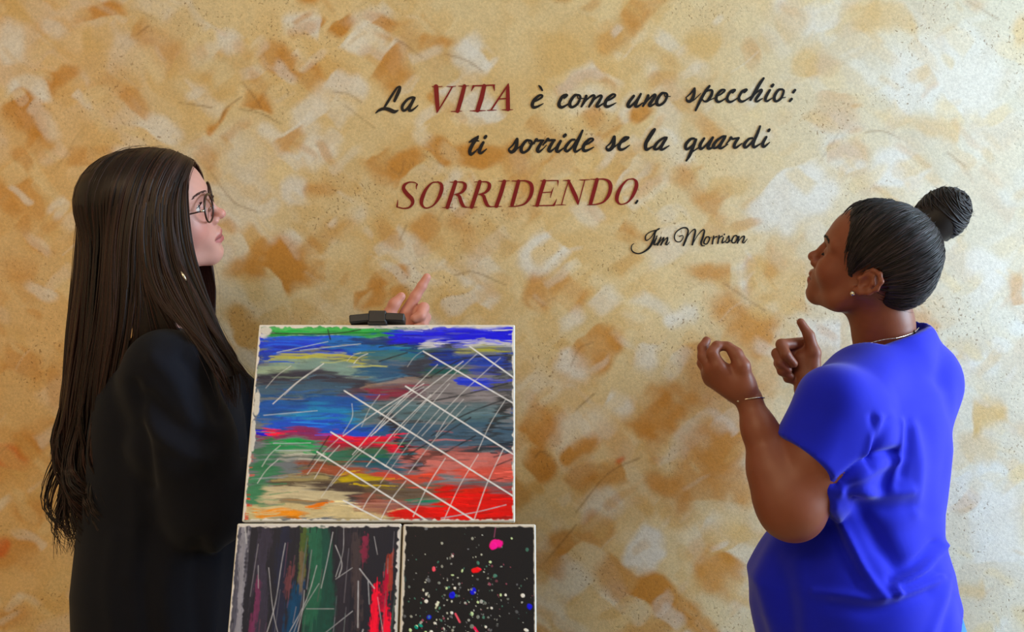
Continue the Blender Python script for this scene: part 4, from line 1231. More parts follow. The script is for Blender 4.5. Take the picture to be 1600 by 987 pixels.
def canvas(x0, x1, v0, v1, n, thick, pic, label):
    """stretched canvas on the leaning plane: painted face, wrapped cloth sides, wooden bars behind"""
    base = pl((x0 + x1) / 2, v0, n)
    root = empty('canvas_painting', tuple(base))
    tag(root, label, 'painting')
    h, w = pic.C.shape[:2]
    us, vs = np.linspace(x0 + .0015, x1 - .0015, w), np.linspace(v1 - .0015, v0 + .0015, h)
    U, Vv = np.meshgrid(us, vs)
    hh = np.clip(pic.Hh, -0.6, 1.6) * 0.00035 + 0.0008
    V = B0 + U[..., None] * XA + Vv[..., None] * UP + (n + hh)[..., None] * NR
    i = np.arange(h - 1)[:, None] * w + np.arange(w - 1)[None, :]
    F = np.stack([i, i + w, i + w + 1, i + 1], -1).reshape(-1, 4)
    lum = pic.C.mean(2, keepdims=True)
    pic.C = np.clip(lum + (pic.C - lum) * 1.25, 0, 1)
    mesh('painted_face', V.reshape(-1, 3), F, M_paint, root, True, {'Col': pic.C.reshape(-1, 3)})
    MB().box(pl((x0 + x1) / 2, (v0 + v1) / 2, n - thick * .5), ((x1 - x0) / 2, thick / 2, (v1 - v0) / 2), RL, .0015).build('cloth_wrap', M_cloth, root)
    bw = 0.019
    xm, vm = (x0 + x1) / 2, (v0 + v1) / 2
    for cx, cv, hx, hv in ((x0 + bw, vm, bw, (v1 - v0) / 2 - .002), (x1 - bw, vm, bw, (v1 - v0) / 2 - .002), (xm, v0 + bw, (x1 - x0) / 2 - .002 - 2 * bw, bw), (xm, v1 - bw, (x1 - x0) / 2 - .002 - 2 * bw, bw)):
        MB().box(pl(cx, cv, n - thick - .004), (hx, .005, hv), RL, .001).build('stretcher_bar', M_pine, root)
    return root


canvas(-0.396, 0.0045, 0.0, 0.3025, 0.0, 0.017, upper_picture(), 'wide abstract canvas with blue, green and red bands under white scratched lines')
canvas(-0.4005, -0.1615, -0.304, -0.003, 0.0065, 0.017, streak_picture(), 'dark slate canvas with vertical green, white and pink streaks')
canvas(-0.1585, 0.0345, -0.304, -0.004, 0.0065, 0.017, splatter_picture(), 'black canvas spattered with small white, blue and pink paint dots')

# the easel: mast on the leaning plane behind the canvases, ledge, clamp, two front legs and a rear leg
M_easel = plain('black_easel_plastic', (30, 31, 38), 0.5, spec=0.35, var=0.1)
M_alu = plain('dark_easel_metal', (44, 44, 50), 0.35, metal=0.7, var=0.1)
XE = -0.205
LEDGE = -0.304
foot_v = (0.0 - B0[2]) / UP[2]
ez = empty('easel', (XE, pl(0, foot_v)[1], 0))
tag(ez, 'black tripod easel holding the three canvases in its spring clamp', 'easel')
NB = -0.040
MB().box(pl(XE, (-0.36 + 0.33) / 2, NB - .004), (.014, .009, (0.33 + 0.36) / 2), RL, .003).build('mast', M_alu, ez)
MB().box(pl(XE, LEDGE - .012, -.014), (.23, .034, .012), RL, .004).box(pl(XE, LEDGE + .003, .016), (.23, .003, .014), RL, .002).build('ledge', M_easel, ez)
lb = pl(XE, -0.36, NB - .004)
for sx in (-1, 1):
    ft = pl(XE + sx * .30, foot_v, NB)
    ft[2] = 0.012
    leg = MB().tube([pl(XE + sx * .02, 0.10, NB - .016), ft], [.011, .009], 12).build('leg', M_alu, ez, smooth=True)
    MB().tube([ft + (0, 0, .03), ft - (0, 0, .012)], [.013, .015], 12).build('rubber_foot', M_easel, leg)
rf = np.array([XE, 1.90, 0.012])
leg = MB().tube([pl(XE, 0.14, NB - .022), rf], [.011, .009], 12).build('leg', M_alu, ez, smooth=True)
MB().tube([rf + (0, 0, .03), rf - (0, 0, .012)], [.013, .015], 12).build('rubber_foot', M_easel, leg)
# clamp: a bowed bar with a raised middle and two small pegs, over the upper canvas' edge
cl = MB()
cxm = P(590, 494, 1.46)[0]
for a, b_, za, zb, t in ((-.0415, -.012, .3095, .3125, .0052), (-.012, .014, .3135, .3135, .0085), (.014, .0425, .3135, .3120, .0052)):
    c0, c1 = pl(cxm + a, za, -.004), pl(cxm + b_, zb, -.004)
    d = c1 - c0
    ex = d / np.linalg.norm(d)
    ey = -NR
    e3 = np.cross(ex, ey)
    cl.box((c0 + c1) / 2, (np.linalg.norm(d) / 2 + .0008, .013, t + .0012), np.stack([ex, ey, e3], 1), .0015)
cl.box(pl(cxm + .001, .3055, -.004), (.015, .011, .004), RL, .001)
clamp = cl.build('spring_clamp', M_easel, ez)
for dx in (-.0095, .0105):
    MB().tube([pl(cxm + dx, .320, -.004), pl(cxm + dx, .3245, -.004)], [.0034, .0030], 12).build('peg', M_easel, clamp)


# ------------------------------------------------------------------ people: shared sculpting
def head_frame(sgn, yaw, pitch, roll):
    """columns: forwards, left, up"""
    a, p, r = (math.radians(v) for v in (yaw, pitch, roll))
    f0 = np.array([sgn * math.cos(a), math.sin(a), 0])
    z = np.array([0, 0, 1.0])
    l = np.cross(z, f0)
    f = math.cos(p) * f0 + math.sin(p) * z
    u = np.cross(f, l)
    l2 = math.cos(r) * l + math.sin(r) * u
    return np.stack([f, l2, np.cross(f, l2)], 1)


EYE = np.array([.0735, .031, .016])


def sculpt_head(neck, neck_r, open_eyes, ears, chub=0.0, ear_tilt=24, mouth=0.0, nose=1.0):
    """head and neck in head space (metres; origin between the ears, x forwards, y left, z up)"""
    f = Field((-.115, -.1, -.235), (.136, .1, .142), .002)
    f.ell((-.002, 0, .047), (.094, .0735, .080), .01)
    f.ell((.034, 0, .040), (.062, .064, .066), .02)
    f.ell((.035, 0, -.020), (.056, .054 + chub, .070), .03)
    for s in (-1, 1):
        f.chain([(.008, s * .050, -.026), (.030, s * (.043 + chub), -.056), (.076, s * .013, -.077)], (.016 + chub, .015 + chub, .014), .02)
        f.ell((.058, s * .036, -.014), (.030, .026 + chub, .030), .02)
        f.cap((.087, s * .010, .037), (.066, s * .050, .037), .0105, .010, .012)
    f.ell((.080, 0, -.076), (.019, .022, .016), .014)
    f.ell((.080, 0, -.046), (.0225, .030, .028), .018)
    # eye sockets, lids
    for s in (-1, 1):
        f.ell((.096, s * .030, .015), (.017, .019, .0125), .012, 'cut')
        e = EYE * (1, s, 1)
        f.ell(e, (.0146, .0155, .0140), .004)
        if open_eyes:
            f.ell(e + (.013, s * .001, -.0005), (.012, .0135, .0050), .0015, 'cut')
            f.ell(e, (.0127, .0127, .0127), .001, 'cut')
        else:
            f.ell(e + (.0145, s * .001, -.0045), (.004, .0125, .0012), .0015, 'cut')
    # nose
    f.chain([(.088, 0, .026), (.096, 0, .010), (.1075, 0, -.010)], (.0075 * nose, .0078 * nose, .0090 * nose), .008)
    f.ell((.1095 + (1 - nose) * .014, 0, -.0115), np.array((.0105, .0112, .0092)) * nose, .006)
    for s in (-1, 1):
        f.ell((.0985, s * .0125 * nose, -.0185), np.array((.0105, .0072, .0078)) * nose, .005)
        f.ell((.1035, s * .0068, -.0245), (.005, .0034, .003), .002, 'cut')
    # mouth
    for s in (-1, 1):
        f.chain([(.1005, 0, -.0405), (.0985, s * .010, -.0415), (.0860, s * .0235, -.0475)], (.0058, .0060, .0035), .004)
        f.chain([(.0990, 0, -.0535), (.0965, s * .010, -.0530), (.0855, s * .0220, -.0485)], (.0070, .0064, .0035), .004)
    f.chain([(.096, -.024, -.0482), (.1075, -.010, -.0475), (.1095, 0, -.0472), (.1075, .010, -.0475), (.096, .024, -.0482)], np.array((.0012, .0018, .0022, .0018, .0012)) + mouth, .0035, 'cut')
    f.ell((.1075, 0, -.066), (.010, .016, .0055), .006, 'cut')
    # ears
    if ears:
        for s in (-1, 1):
            er = math.radians(ear_tilt)

            def q(x, y, z):
                x, z = (x + .006) * .94, z * .94
                return (x * math.cos(er) - z * math.sin(er) - .010, s * (y - .006), x * math.sin(er) + z * math.cos(er) + .001)
            f.ell(q(-.010, .079, .004), (.0175, .0075, .0275), .006, R=rot('Z', s * 22) @ rot('Y', -ear_tilt + 6))
            f.ell(q(-.003, .0905, .000), (.0115, .0085, .0140), .004, 'cut')
            f.ell(q(-.018, .0960, .014), (.004, .006, .012), .004, 'cut')
            f.chain([q(.006, .080, .004), q(.010, .080, .017), q(.003, .083, .027), q(-.010, .088, .031), q(-.022, .092, .025), q(-.027, .093, .009), q(-.023, .090, -.008), q(-.013, .085, -.020), q(-.002, .080, -.026)],
                    (.0030, .0034, .0036, .0038, .0038, .0036, .0036, .0044, .0062), .005)
            f.chain([q(-.006, .086, .019), q(-.015, .088, .010), q(-.016, .087, -.004), q(-.008, .083, -.015)], (.0028, .0034, .0034, .0034), .005)
            f.ell(q(.008, .080, -.004), (.0050, .0050, .0065), .004)
    f.chain(neck, neck_r, .03)
    return f.mesh() + (f,)


def face_x(f, y, z):
    """how far forwards the face reaches at (y, z)"""
    return float(f.shoot((.03, y, z), np.array([[1.0, 0, 0]]), .1, .0, 220)[0]) + .03


def skin_colour(V, base, lip, blush, lip_k=0.9):
    """lips, cheeks and brow tone in head space"""
    C = np.ones((len(V), 3)) * base
    x, y, z = V.T
    n = np.sin(V @ np.array([210., 170, 190])) * np.sin(V @ np.array([-150., 230, 120]))
    C *= (1 + 0.03 * n)[:, None]
    for s in (-1, 1):
        d = np.linalg.norm((V - (.072, s * .040, -.018)) / (.03, .024, .024), axis=1)
        C += (blush - C) * (0.5 * np.exp(-d * d))[:, None]
    d = np.linalg.norm((V - (.115, 0, -.014)) / (.014, .014, .012), axis=1)
    C += (blush - C) * (0.35 * np.exp(-d * d))[:, None]
    k = sstep(.0265, .0215, np.abs(y)) * sstep(.077, .083, x)
    zt = -.0375 - .0075 * (np.abs(y) / .024) ** 1.5
    zb = -.0600 + .0085 * (np.abs(y) / .024) ** 1.5
    k = k * sstep(.0018, -.0006, z - zt) * sstep(-.0018, .0006, z - zb)
    C += (lip - C) * (lip_k * k)[:, None]
    C += (lip * 0.25 - C) * (0.8 * sstep(.0014, .0004, np.abs(z + .0476)) * sstep(.027, .022, np.abs(y)) * sstep(.080, .086, x))[:, None]
    return C


def put_digits(f, digits, k=0.004):
    for pts, rs in digits:
        f.chain(pts, rs, k)


def eyeball(name, c, gaze, iris, parent, s=1.0):
    th, ph = np.linspace(0, np.pi, 25), np.linspace(0, 2 * np.pi, 28, endpoint=False)
    gz = gaze / np.linalg.norm(gaze)
    a = np.cross(gz, (0.1, 0.2, 1))
    a /= np.linalg.norm(a)
    b = np.cross(gz, a)
    T, Ph = np.meshgrid(th, ph, indexing='ij')
    bul = 1 + .045 * np.exp(-(T / .42) ** 2)
    V = (c + .0125 * s * bul[..., None] * (np.cos(T)[..., None] * gz + np.sin(T)[..., None] * (np.cos(Ph)[..., None] * a + np.sin(Ph)[..., None] * b))).reshape(-1, 3)
    i = np.arange(24)[:, None] * 28
    j = np.arange(28)[None, :]
    k = (j + 1) % 28
    F = np.stack([i + j, i + 28 + j, i + 28 + k, i + k], -1).reshape(-1, 4)
    t = T.ravel()
    C = np.ones((len(V), 3)) * srgb(222, 212, 206)
    C[t < .50] = srgb(*iris)
    C[t < .20] = srgb(8, 6, 6)
    return mesh(name, V, F, M_eye, parent, True, {'Col': C})


M_eye = attr_mat('eye', 'Col', 0.12, 0.6)


def polysd(X, Z, poly):
    """signed distance to a polygon (negative inside)"""
    p = np.asarray(poly, float)
    d = np.full(np.broadcast(X, Z).shape, 1e9)
    s = np.ones(d.shape, bool)
    n = len(p)
    for i in range(n):
        a, b = p[i], p[(i + 1) % n]
        ex, ez = b - a
        wx, wz = X - a[0], Z - a[1]
        t = np.clip((wx * ex + wz * ez) / (ex * ex + ez * ez), 0, 1)
        d = np.minimum(d, (wx - ex * t) ** 2 + (wz - ez * t) ** 2)
        c1, c2 = Z >= a[1], Z < b[1]
        c3 = ex * wz > ez * wx
        flip = (c1 & c2 & c3) | (~c1 & ~c2 & ~c3)
        s = s ^ flip
    return np.sqrt(d) * np.where(s, 1, -1)


def loft_fun(zs, cx, cy, a, b, yaw_dir, p=2.2):
    """torso-like solid: an ellipse for each height, turned to face yaw_dir"""
    o = np.argsort(zs)
    zs, cx, cy, a, b = (np.asarray(v, float)[o] for v in (zs, cx, cy, a, b))
    fx, fy = yaw_dir

    def f(X, Y, Z):
        CXz, CYz, A, B = (np.interp(Z, zs, v).astype(np.float32) for v in (cx, cy, a, b))
        u = (X - CXz) * fx + (Y - CYz) * fy
        v = -(X - CXz) * fy + (Y - CYz) * fx
        d = ((np.abs(u) / A) ** p + (np.abs(v) / B) ** p) ** (1 / p)
        d = (d - 1) * np.minimum(A, B)
        return np.maximum(d, np.maximum(Z - zs[-1], zs[0] - Z))
    return f


def fold(V, N, lines, facing=-0.15):
    """push cloth out or in along drawn fold lines (picture-plane position of real vertices, as seen from the front)"""
    px = CX + V[:, 0] / V[:, 1] * FPX
    py = CY - (V[:, 2] - CAMZ) / V[:, 1] * FPX
    amt = np.zeros(len(V))
    for pts, amp, w in lines:
        p = catmull(np.asarray(pts, float), 5) if len(pts) > 2 else np.asarray(pts, float)
        d = np.full(len(V), 1e9)
        for a, b in zip(p[:-1], p[1:]):
            v = b - a
            t = np.clip(((px - a[0]) * v[0] + (py - a[1]) * v[1]) / max(v @ v, 1e-9), 0, 1)
            d = np.minimum(d, np.hypot(px - a[0] - t * v[0], py - a[1] - t * v[1]))
        amt += amp * np.exp(-(d / w) ** 2)
    k = sstep(0.05, -0.35, N[:, 1])
    return V + N * (amt * k)[:, None]


def shoe(parent, ankle, fwd, mat, sole):
    """low canvas shoe under the ankle"""
    fwd = np.asarray(fwd, float)
    fwd = np.array([fwd[0], fwd[1], 0]) / np.hypot(fwd[0], fwd[1])
    sd = np.array([-fwd[1], fwd[0], 0])
    c = np.array([ankle[0], ankle[1], 0])
    f = Field(c - .2 + (0, 0, .195), c + .2 + (0, 0, -.07), .004)
    f.chain([c - fwd * .035 + (0, 0, .05), c + fwd * .06 + (0, 0, .045), c + fwd * .15 + (0, 0, .035)], (.034, .036, .030), .02)
    f.cap(c - fwd * .01 + (0, 0, .06), c - fwd * .005 + (0, 0, .105), .040, .043, .02)
    f.fun(lambda X, Y, Z: Z - .016 + 0 * X + 0 * Y, c - .3, c + .3, .004, 'cut')
    V, F = f.mesh()
    o = mesh('shoe', V, F, mat, parent)
    t = np.linspace(0, 2 * np.pi, 40, endpoint=False)
    w = .040 * (1 + .12 * np.cos(t))
    rim = c + fwd * .055 + np.outer(.132 * np.cos(t), fwd) + np.outer(w * np.sin(t), sd)
    n = 40
    Vs = np.vstack([rim, rim + (0, 0, .022)])
    Fs = [np.stack([np.arange(n), (np.arange(n) + 1) % n, (np.arange(n) + 1) % n + n, np.arange(n) + n], 1), np.arange(n)[::-1].copy(), np.arange(n) + n]
    mesh('sole', Vs, Fs, sole, o, False)


M_sole = plain('white_rubber_sole', (215, 213, 208), 0.6, var=0.05)
M_silver = plain('silver_jewellery', (225, 220, 205), 0.22, metal=1.0, var=0.05)


# ------------------------------------------------------------------ person in the blue T-shirt
def person_blue():
    S = .93
    R = head_frame(-1, 30, 23, -15)
    O = np.array([.6135, 1.58, 1.411])
    toW = lambda v: O + (np.asarray(v, float) * S) @ R.T
    toL = lambda w: ((np.asarray(w, float) - O) @ R) / S
    base = np.array([P(1390, 900, 1.62)[0], 1.62, 0.0])
    sk, lip, bl = srgb(126, 69, 48), srgb(130, 58, 48), srgb(138, 64, 46)
    nb = P(1384, 560, 1.615)
    nk = [toL(w) for w in (toW((-.022, 0, -.035)), P(1379, 505, 1.60), nb)]
    hV, hF, hf = sculpt_head(nk, (.050, .049, .058), False, True, .003, 26, .0012)
    hC = skin_colour(hV, sk, lip, bl, .75)
    # bare scalp shadow is not needed: hair covers it
    hW = toW(hV)
    # near arm and hand
    SN, EN, WN = P(1306, 632, 1.475), P(1231, 792, 1.455), P(1169, 622, 1.50)
    f = Field(P(1075, 850, 1.40) - (.01, .03, .02), P(1400, 500, 1.62) + (0, .0, .02), .0023)
    f.chain([SN, (SN + EN) / 2 + (.004, 0, -.004), EN + (.008, 0, -.002)], (.056, .053, .047), .03)
    f.cap(EN + (.006, 0, .0), EN + (-.008, .004, .022), .046, .043, .03)
    fa = lambda t: EN + (WN - EN) * t
    f.chain([EN + (-.004, 0, .01), fa(.35) + (-.004, 0, 0), fa(.72), WN], (.041, .0345, .025, .0185), .02)
    w2 = P(1152, 601, 1.50)
    f.cap(WN, w2, .0185, .021, .015)
    mcp = [P(1123, 572, 1.487), P(1112, 577, 1.50), P(1108, 584, 1.515), P(1111, 593, 1.528)]
    for q in mcp:
        f.cap(w2, q, .020, .0118, .016)
    f.cap(P(1157, 604, 1.505), P(1124, 588, 1.512), .020, .017, .012)
    th = [P(1163, 603, 1.488), P(1159, 572, 1.482), P(1150, 553, 1.487), P(1138, 541, 1.493)]
    f.chain(th, (.018, .0125, .0098, .0078), .008)
    put_digits(f, [
        ([mcp[0], P(1113, 551, 1.49), P(1120, 541, 1.495), P(1134, 540, 1.498)], (.0112, .0094, .0086, .0074)),
        ([mcp[1], P(1099, 557, 1.507), P(1098, 543, 1.512), P(1104, 532, 1.518)], (.0112, .0094, .0084, .0072)),
        ([mcp[2], P(1098, 567, 1.530), P(1099, 553, 1.540), P(1106, 545, 1.548)], (.0108, .0090, .0082, .0070)),
        ([mcp[3], P(1103, 581, 1.545), P(1104, 570, 1.555), P(1111, 563, 1.562)], (.0100, .0082, .0074, .0064))], .0035)
    aV, aF = f.mesh()
    # far arm and hand
    SF, EF, WF = P(1418, 616, 1.745), P(1302, 765, 1.80), P(1262, 607, 1.855)
    f = Field(np.minimum(P(1190, 830, 1.72), P(1190, 830, 1.93)), np.maximum(P(1470, 480, 1.72), P(1470, 480, 1.93)) + (0, 0, .01), .0025)
    f.chain([SF, EF], (.05, .043), .02)
    f.chain([EF, EF * .6 + WF * .4, WF], (.042, .037, .024), .02)
    m2 = [P(1259, 536, 1.875), P(1262, 550, 1.885), P(1263, 563, 1.888), P(1261, 576, 1.885)]
    w3 = P(1264, 592, 1.862)
    f.cap(WF, w3, .024, .024, .012)
    for q in m2:
        f.cap(w3, q, .020, .0135, .014)
    f.chain([P(1269, 588, 1.85), P(1272, 551, 1.848), P(1264, 524, 1.85), P(1251, 503, 1.852)], (.018, .0130, .0104, .0080), .006)
    f.cap(P(1254, 560, 1.868), P(1256, 580, 1.865), .021, .021, .014)
    put_digits(f, [
        ([m2[0], P(1221, 538, 1.852), P(1228, 554, 1.836), P(1240, 568, 1.838)], (.0128, .0112, .0102, .0084)),
        ([m2[1], P(1214, 552, 1.862), P(1219, 567, 1.846), P(1231, 578, 1.846)], (.0124, .0108, .0098, .0082)),
        ([m2[2], P(1217, 567, 1.868), P(1222, 580, 1.852), P(1235, 588, 1.852)], (.0118, .0100, .0092, .0078)),
        ([m2[3], P(1226, 581, 1.870), P(1231, 591, 1.858), P(1243, 596, 1.858)], (.0108, .0092, .0084, .0072))], .0035)
    bV, bF = f.mesh()
    # trunk under the clothes
    fw = (-math.cos(math.radians(40)), math.sin(math.radians(40)))
    lf = np.array([-fw[1] * 1.0, fw[0], 0])      # her left, towards the camera
    lf = np.array([-math.sin(math.radians(40)), -math.cos(math.radians(40)), 0])
    rows = [(536, 1372, 1450, .07), (556, 1330, 1478, .11), (580, 1285, 1486, .15), (612, 1252, 1498, .172), (650, 1243, 1501, .176), (700, 1238, 1497, .172), (750, 1230, 1489, .170), (800, 1216, 1480, .170), (840, 1194, 1475, .174),
            (893, 1167, 1485, .184), (940, 1172, 1497, .190), (987, 1184, 1513, .196), (1045, 1192, 1522, .200), (1085, 1196, 1526, .202)]
    sa2, ca2 = math.sin(math.radians(40)) ** 2, math.cos(math.radians(40)) ** 2
    zs, cx, cy, aa, bb = [], [], [], [], []
    for py, x0, x1, b in rows:
        d = 1.615
        hw = (x1 - x0) / 2 / FPX * d * .985
        zs.append(CAMZ + (CY - py) / FPX * d)
        cx.append(((x0 + x1) / 2 - CX) / FPX * d)
        cy.append(d)
        aa.append(math.sqrt(max(hw * hw - b * b * sa2, (.5 * hw) ** 2) / ca2))
        bb.append(b)
    aa, bb = np.array(aa), np.array(bb)
    f = Field((.36, 1.38, .60), (.92, 1.86, 1.36), .007)
    f.fun(loft_fun(zs, cx, cy, np.maximum(aa - .03, .03), np.maximum(bb - .03, .03), fw), (.3, 1.3, .5), (1, 1.9, 1.35), .02)
    f.cap(nb, (SN + nb) / 2, .045, .04, .03).cap(nb, SF, .045, .04, .03)
    f.cap((SN + nb) / 2, SN, .04, .045, .03)
    tV, tF = f.mesh()
    V, F = join([(hW, hF), (aV, aF), (bV, bF), (tV, tF)])
    n2 = len(V) - len(hW)
    C = np.vstack([hC, np.ones((n2, 3)) * sk])
    M_skin = attr_mat('brown_skin', 'Col', 0.46, 0.4, bump=(420, 0.12, 0.0006), sss=0.12)
    me = mesh('person', V, F, M_skin, None, True, {'Col': C}, base=base)
    tag(me, 'person in a royal blue T-shirt with a dark hair bun, both hands raised', 'person')

    # ---- T-shirt
    f = Field((.30, 1.33, .66), (.96, 1.92, 1.37), .0042)
    f.fun(loft_fun(zs, cx, cy, aa, bb, fw), (.2, 1.2, .5), (1.1, 2.0, 1.40), .02)
    f.cap(nb + (0, 0, -.020), SN * .55 + nb * .45 + (0, 0, -.004), .048, .050, .04)
    f.cap(nb + (0, 0, -.012), SF + (-.012, 0, -.012), .054, .052, .035)
    f.ell(P(1446, 604, 1.66), (.043, .085, .06), .04)
    ad = (EN - SN) / np.linalg.norm(EN - SN)
    hem = SN + ad * .104
    f.cap(SN * .55 + nb * .45, SN, .056, .062, .03)
    hn = np.array([ad[0] - .25, ad[1], ad[2] + .12])
    hn /= np.linalg.norm(hn)
    f.cap(SN, hem + ad * .06, .0655, .0660, .012, plane=(hem, hn))
    f.cap(SN + (.03, .01, -.01), hem + ad * .05 + (.026, .012, .006), .056, .056, .02, plane=(hem + ad * .022, hn))
    f.cap(P(1330, 680, 1.468), P(1312, 748, 1.462), .056, .056, .02, plane=(hem + ad * .034, hn))
    # far sleeve
    ad2 = (EF - SF) / np.linalg.norm(EF - SF)
    f.cap(SF + (-.012, 0, -.012), SF + ad2 * .19, .054, .058, .02, plane=(SF + ad2 * .15, ad2))
    # neck opening
    nk1 = P(1402, 545, 1.605)
    up = np.array([-.10, -.02, 1.0])
    up /= np.linalg.norm(up)
    f.cap(nb, P(1394, 530, 1.61), .060, .056, .03)
    f.cap(P(1412, 548, 1.62), P(1448, 590, 1.66), .050, .050, .04)
    f.cap(P(1400, 556, 1.58), P(1330, 610, 1.53), .040, .044, .04)
    pb, pf = P(1434, 519, 1.60), P(1332, 560, 1.58)
    e1 = (pf - pb) / np.linalg.norm(pf - pb)
    nn = np.cross(e1, np.array([0, 1, -.22]) / math.hypot(1, .22))
    nn = nn if nn[2] > 0 else -nn
    nn /= np.linalg.norm(nn)
    pm = P(1384, 540, 1.60)

    def neck_cut(X, Y, Z):
        above = (X - pb[0]) * nn[0] + (Y - pb[1]) * nn[1] + (Z - pb[2]) * nn[2]
        r = np.sqrt((X - pm[0] + .15 * (Z - pm[2])) ** 2 + (Y - pm[1]) ** 2) - .078
        return np.maximum(-above, r)
    f.fun(neck_cut, pm - .16, pm + .2, .006, 'cut')
    # hem: higher at the back
    ha, hb = P(1508, 936, 1.615), P(1200, 1066, 1.615)
    hd = hb - ha
    hnn = np.array([-hd[2], 0, hd[0]])
    hnn = hnn / np.linalg.norm(hnn) * (1 if hnn[2] > 0 else -1)
    f.fun(lambda X, Y, Z: (X - ha[0]) * hnn[0] + (Z - ha[2]) * hnn[2] + 0 * Y, (.2, 1.2, .5), (1.1, 2.0, .98), .003, 'cut')
    V, F = f.mesh()
    N = vnormals(V, F)
    lines = [
        (((1308, 756), (1346, 724), (1395, 704)), -.010, 7), (((1315, 768), (1350, 742), (1400, 716)), .006, 9),
        (((1355, 712), (1364, 680), (1372, 652)), .005, 6), (((1366, 715), (1378, 680), (1386, 655)), -.005, 6), (((1390, 760), (1398, 710), (1404, 660)), .006, 8), (((1408, 740), (1415, 700), (1420, 660)), -.004, 8), (((1432, 800), (1436, 740), (1430, 670)), .004, 10),
        (((1303, 795), (1330, 850), (1352, 895), (1378, 930)), .009, 9), (((1330, 765), (1352, 810), (1380, 850), (1400, 880)), -.012, 16), (((1300, 820), (1320, 865), (1345, 905)), -.008, 10),
        (((1340, 775), (1380, 772), (1420, 766)), .007, 9), (((1345, 790), (1385, 795), (1430, 790)), -.006, 12),
        (((1400, 928), (1404, 912), (1440, 890), (1472, 852)), .008, 7), (((1395, 905), (1425, 885), (1460, 850)), -.008, 9), (((1275, 925), (1330, 930), (1376, 936), (1430, 920), (1466, 902)), .007, 8), (((1300, 945), (1370, 952), (1450, 925)), -.006, 12), (((1410, 915), (1440, 905), (1462, 893)), -.006, 8),
        (((1482, 900), (1470, 950), (1455, 990)), .004, 8), (((1492, 930), (1484, 960), (1478, 990)), -.004, 7), (((1372, 690), (1384, 780), (1372, 860)), -.003, 20), (((1445, 660), (1458, 720), (1455, 800)), -.004, 14),
        (((1250, 880), (1260, 940), (1262, 990)), .006, 16), (((1210, 870), (1225, 930), (1235, 990)), -.006, 16), (((1178, 890), (1195, 940), (1205, 990)), .004, 12), (((1385, 600), (1400, 640), (1395, 690)), .004, 18),
        (((1362, 650), (1368, 690), (1360, 730)), -.005, 6)]
    V = fold(V, N, lines)
    rs = np.random.RandomState(3)
    q = np.zeros(len(V))
    for i in range(14):
        w = rs.normal(size=3) * 28
        q += np.sin(V @ w + rs.uniform(0, 6)) * .0007
    V = V + N * q[:, None]
    M_shirt = plain('royal_blue_cotton', (8, 23, 196), 0.8, bump=(1400, 0.15, 0.0004), spec=0.2, sheen=0.15, var=0.06, vscale=40)
    shirt = mesh('t_shirt', V, F, M_shirt, me)
    # ribbed collar
    ring = []
    for t in np.linspace(0, 2 * np.pi, 40):
        u_ = np.array([math.cos(t), math.sin(t)])
        c = nk1 + np.array([.058 * u_[0] - .006, .060 * u_[1], .004 + .028 * u_[0]])
        ring.append(c)
    # jeans
    Mj = plain('light_blue_denim', (70, 130, 190), 0.85, bump=(900, 0.3, 0.0006), spec=0.2, var=0.2, vscale=60)
    hipc = np.array([P(1352, 990, 1.615)[0], 1.615, .80])
    f = Field((.30, 1.34, .07), (.98, 1.92, .90), .008)
    sel = [i for i, r in enumerate(rows) if r[0] >= 940]
    f.fun(loft_fun([zs[i] for i in sel] + [.62], [cx[i] for i in sel] + [cx[-1]], [1.615] * (len(sel) + 1), [aa[i] - .006 for i in sel] + [aa[-1] - .03], [bb[i] - .008 for i in sel] + [bb[-1] - .03], fw), (.2, 1.2, .5), (1.1, 2.0, 1.0), .02)
    for s, dx in ((1, 0.0), (-1, .02)):
        h = hipc + lf * .085 * s + (.01, 0, -.04)
        f.chain([h, hipc + lf * .09 * s + (.015 + dx, 0, -.36), hipc + lf * .09 * s + (.03 + dx, 0, -.70)], (.098, .062, .050), .03)
    V, F = f.mesh()
    mesh('jeans', V, F, Mj, me)
    Msh = plain('dark_canvas_shoe', (40, 44, 60), 0.8, var=0.1)
    for s, dx in ((1, 0.0), (-1, .02)):
        an = hipc + lf * .09 * s + (.03 + dx, 0, -.72)
        shoe(me, an, (fw[0], fw[1], 0), Msh, M_sole)

    # ---- hair: cap, combed strands, bun
    hairc = srgb(26, 22, 26)
    M_hair = hair_mat('near_black_hair', (15, 12, 15), (62, 50, 56), 0.5, .3)
    f = Field((-.13, -.1, -.11), (.11, .1, .155), .0024)
    f.ell((-.004, 0, .047), (.101, .0805, .0875), .01)
    f.ell((.026, 0, .044), (.068, .0705, .0735), .02)
    f.ell((-.050, 0, .000), (.050, .055, .052), .03)
    poly = [(.070, .104), (.060, .090), (.050, .072), (.042, .050), (.036, .030), (.030, .010), (.027, -.012), (.019, -.012), (.016, .018), (.004, .036), (-.018, .036), (-.038, .022), (-.046, -.002), (-.042, -.026), (-.048, -.044), (-.068, -.056), (-.14, -.05), (-.14, .16), (.06, .16)]
    full = Field(f.lo, f.lo + (np.array(f.n) - 1) * f.h, f.h)
    full.n, full.D = f.n, f.D.copy()
    sl = tuple(slice(0, k) for k in f.n)
    X, Y, Z = f.xyz(sl)
    sd = polysd(X[:, 0, :] + 0 * Z[:, 0, :], Z[:, 0, :] + 0 * X[:, 0, :], poly)[:, None, :]
    wob = .0022 * np.sin(X * 700 + 2 * np.sin(Z * 160)) * np.sin(Z * 500)
    f.D = np.maximum(f.D, (sd + wob).astype(np.float32))
    bunL = toL(P(1479, 332, 1.585))
    f2D = f
    V, F = f.mesh()
    rr = np.sin(V @ np.array([300., 500, 700])) * .2 + .25
    cap = mesh('hair', toW(V), F, M_hair, me, True, {'tint': np.clip(rr, 0, 1)})
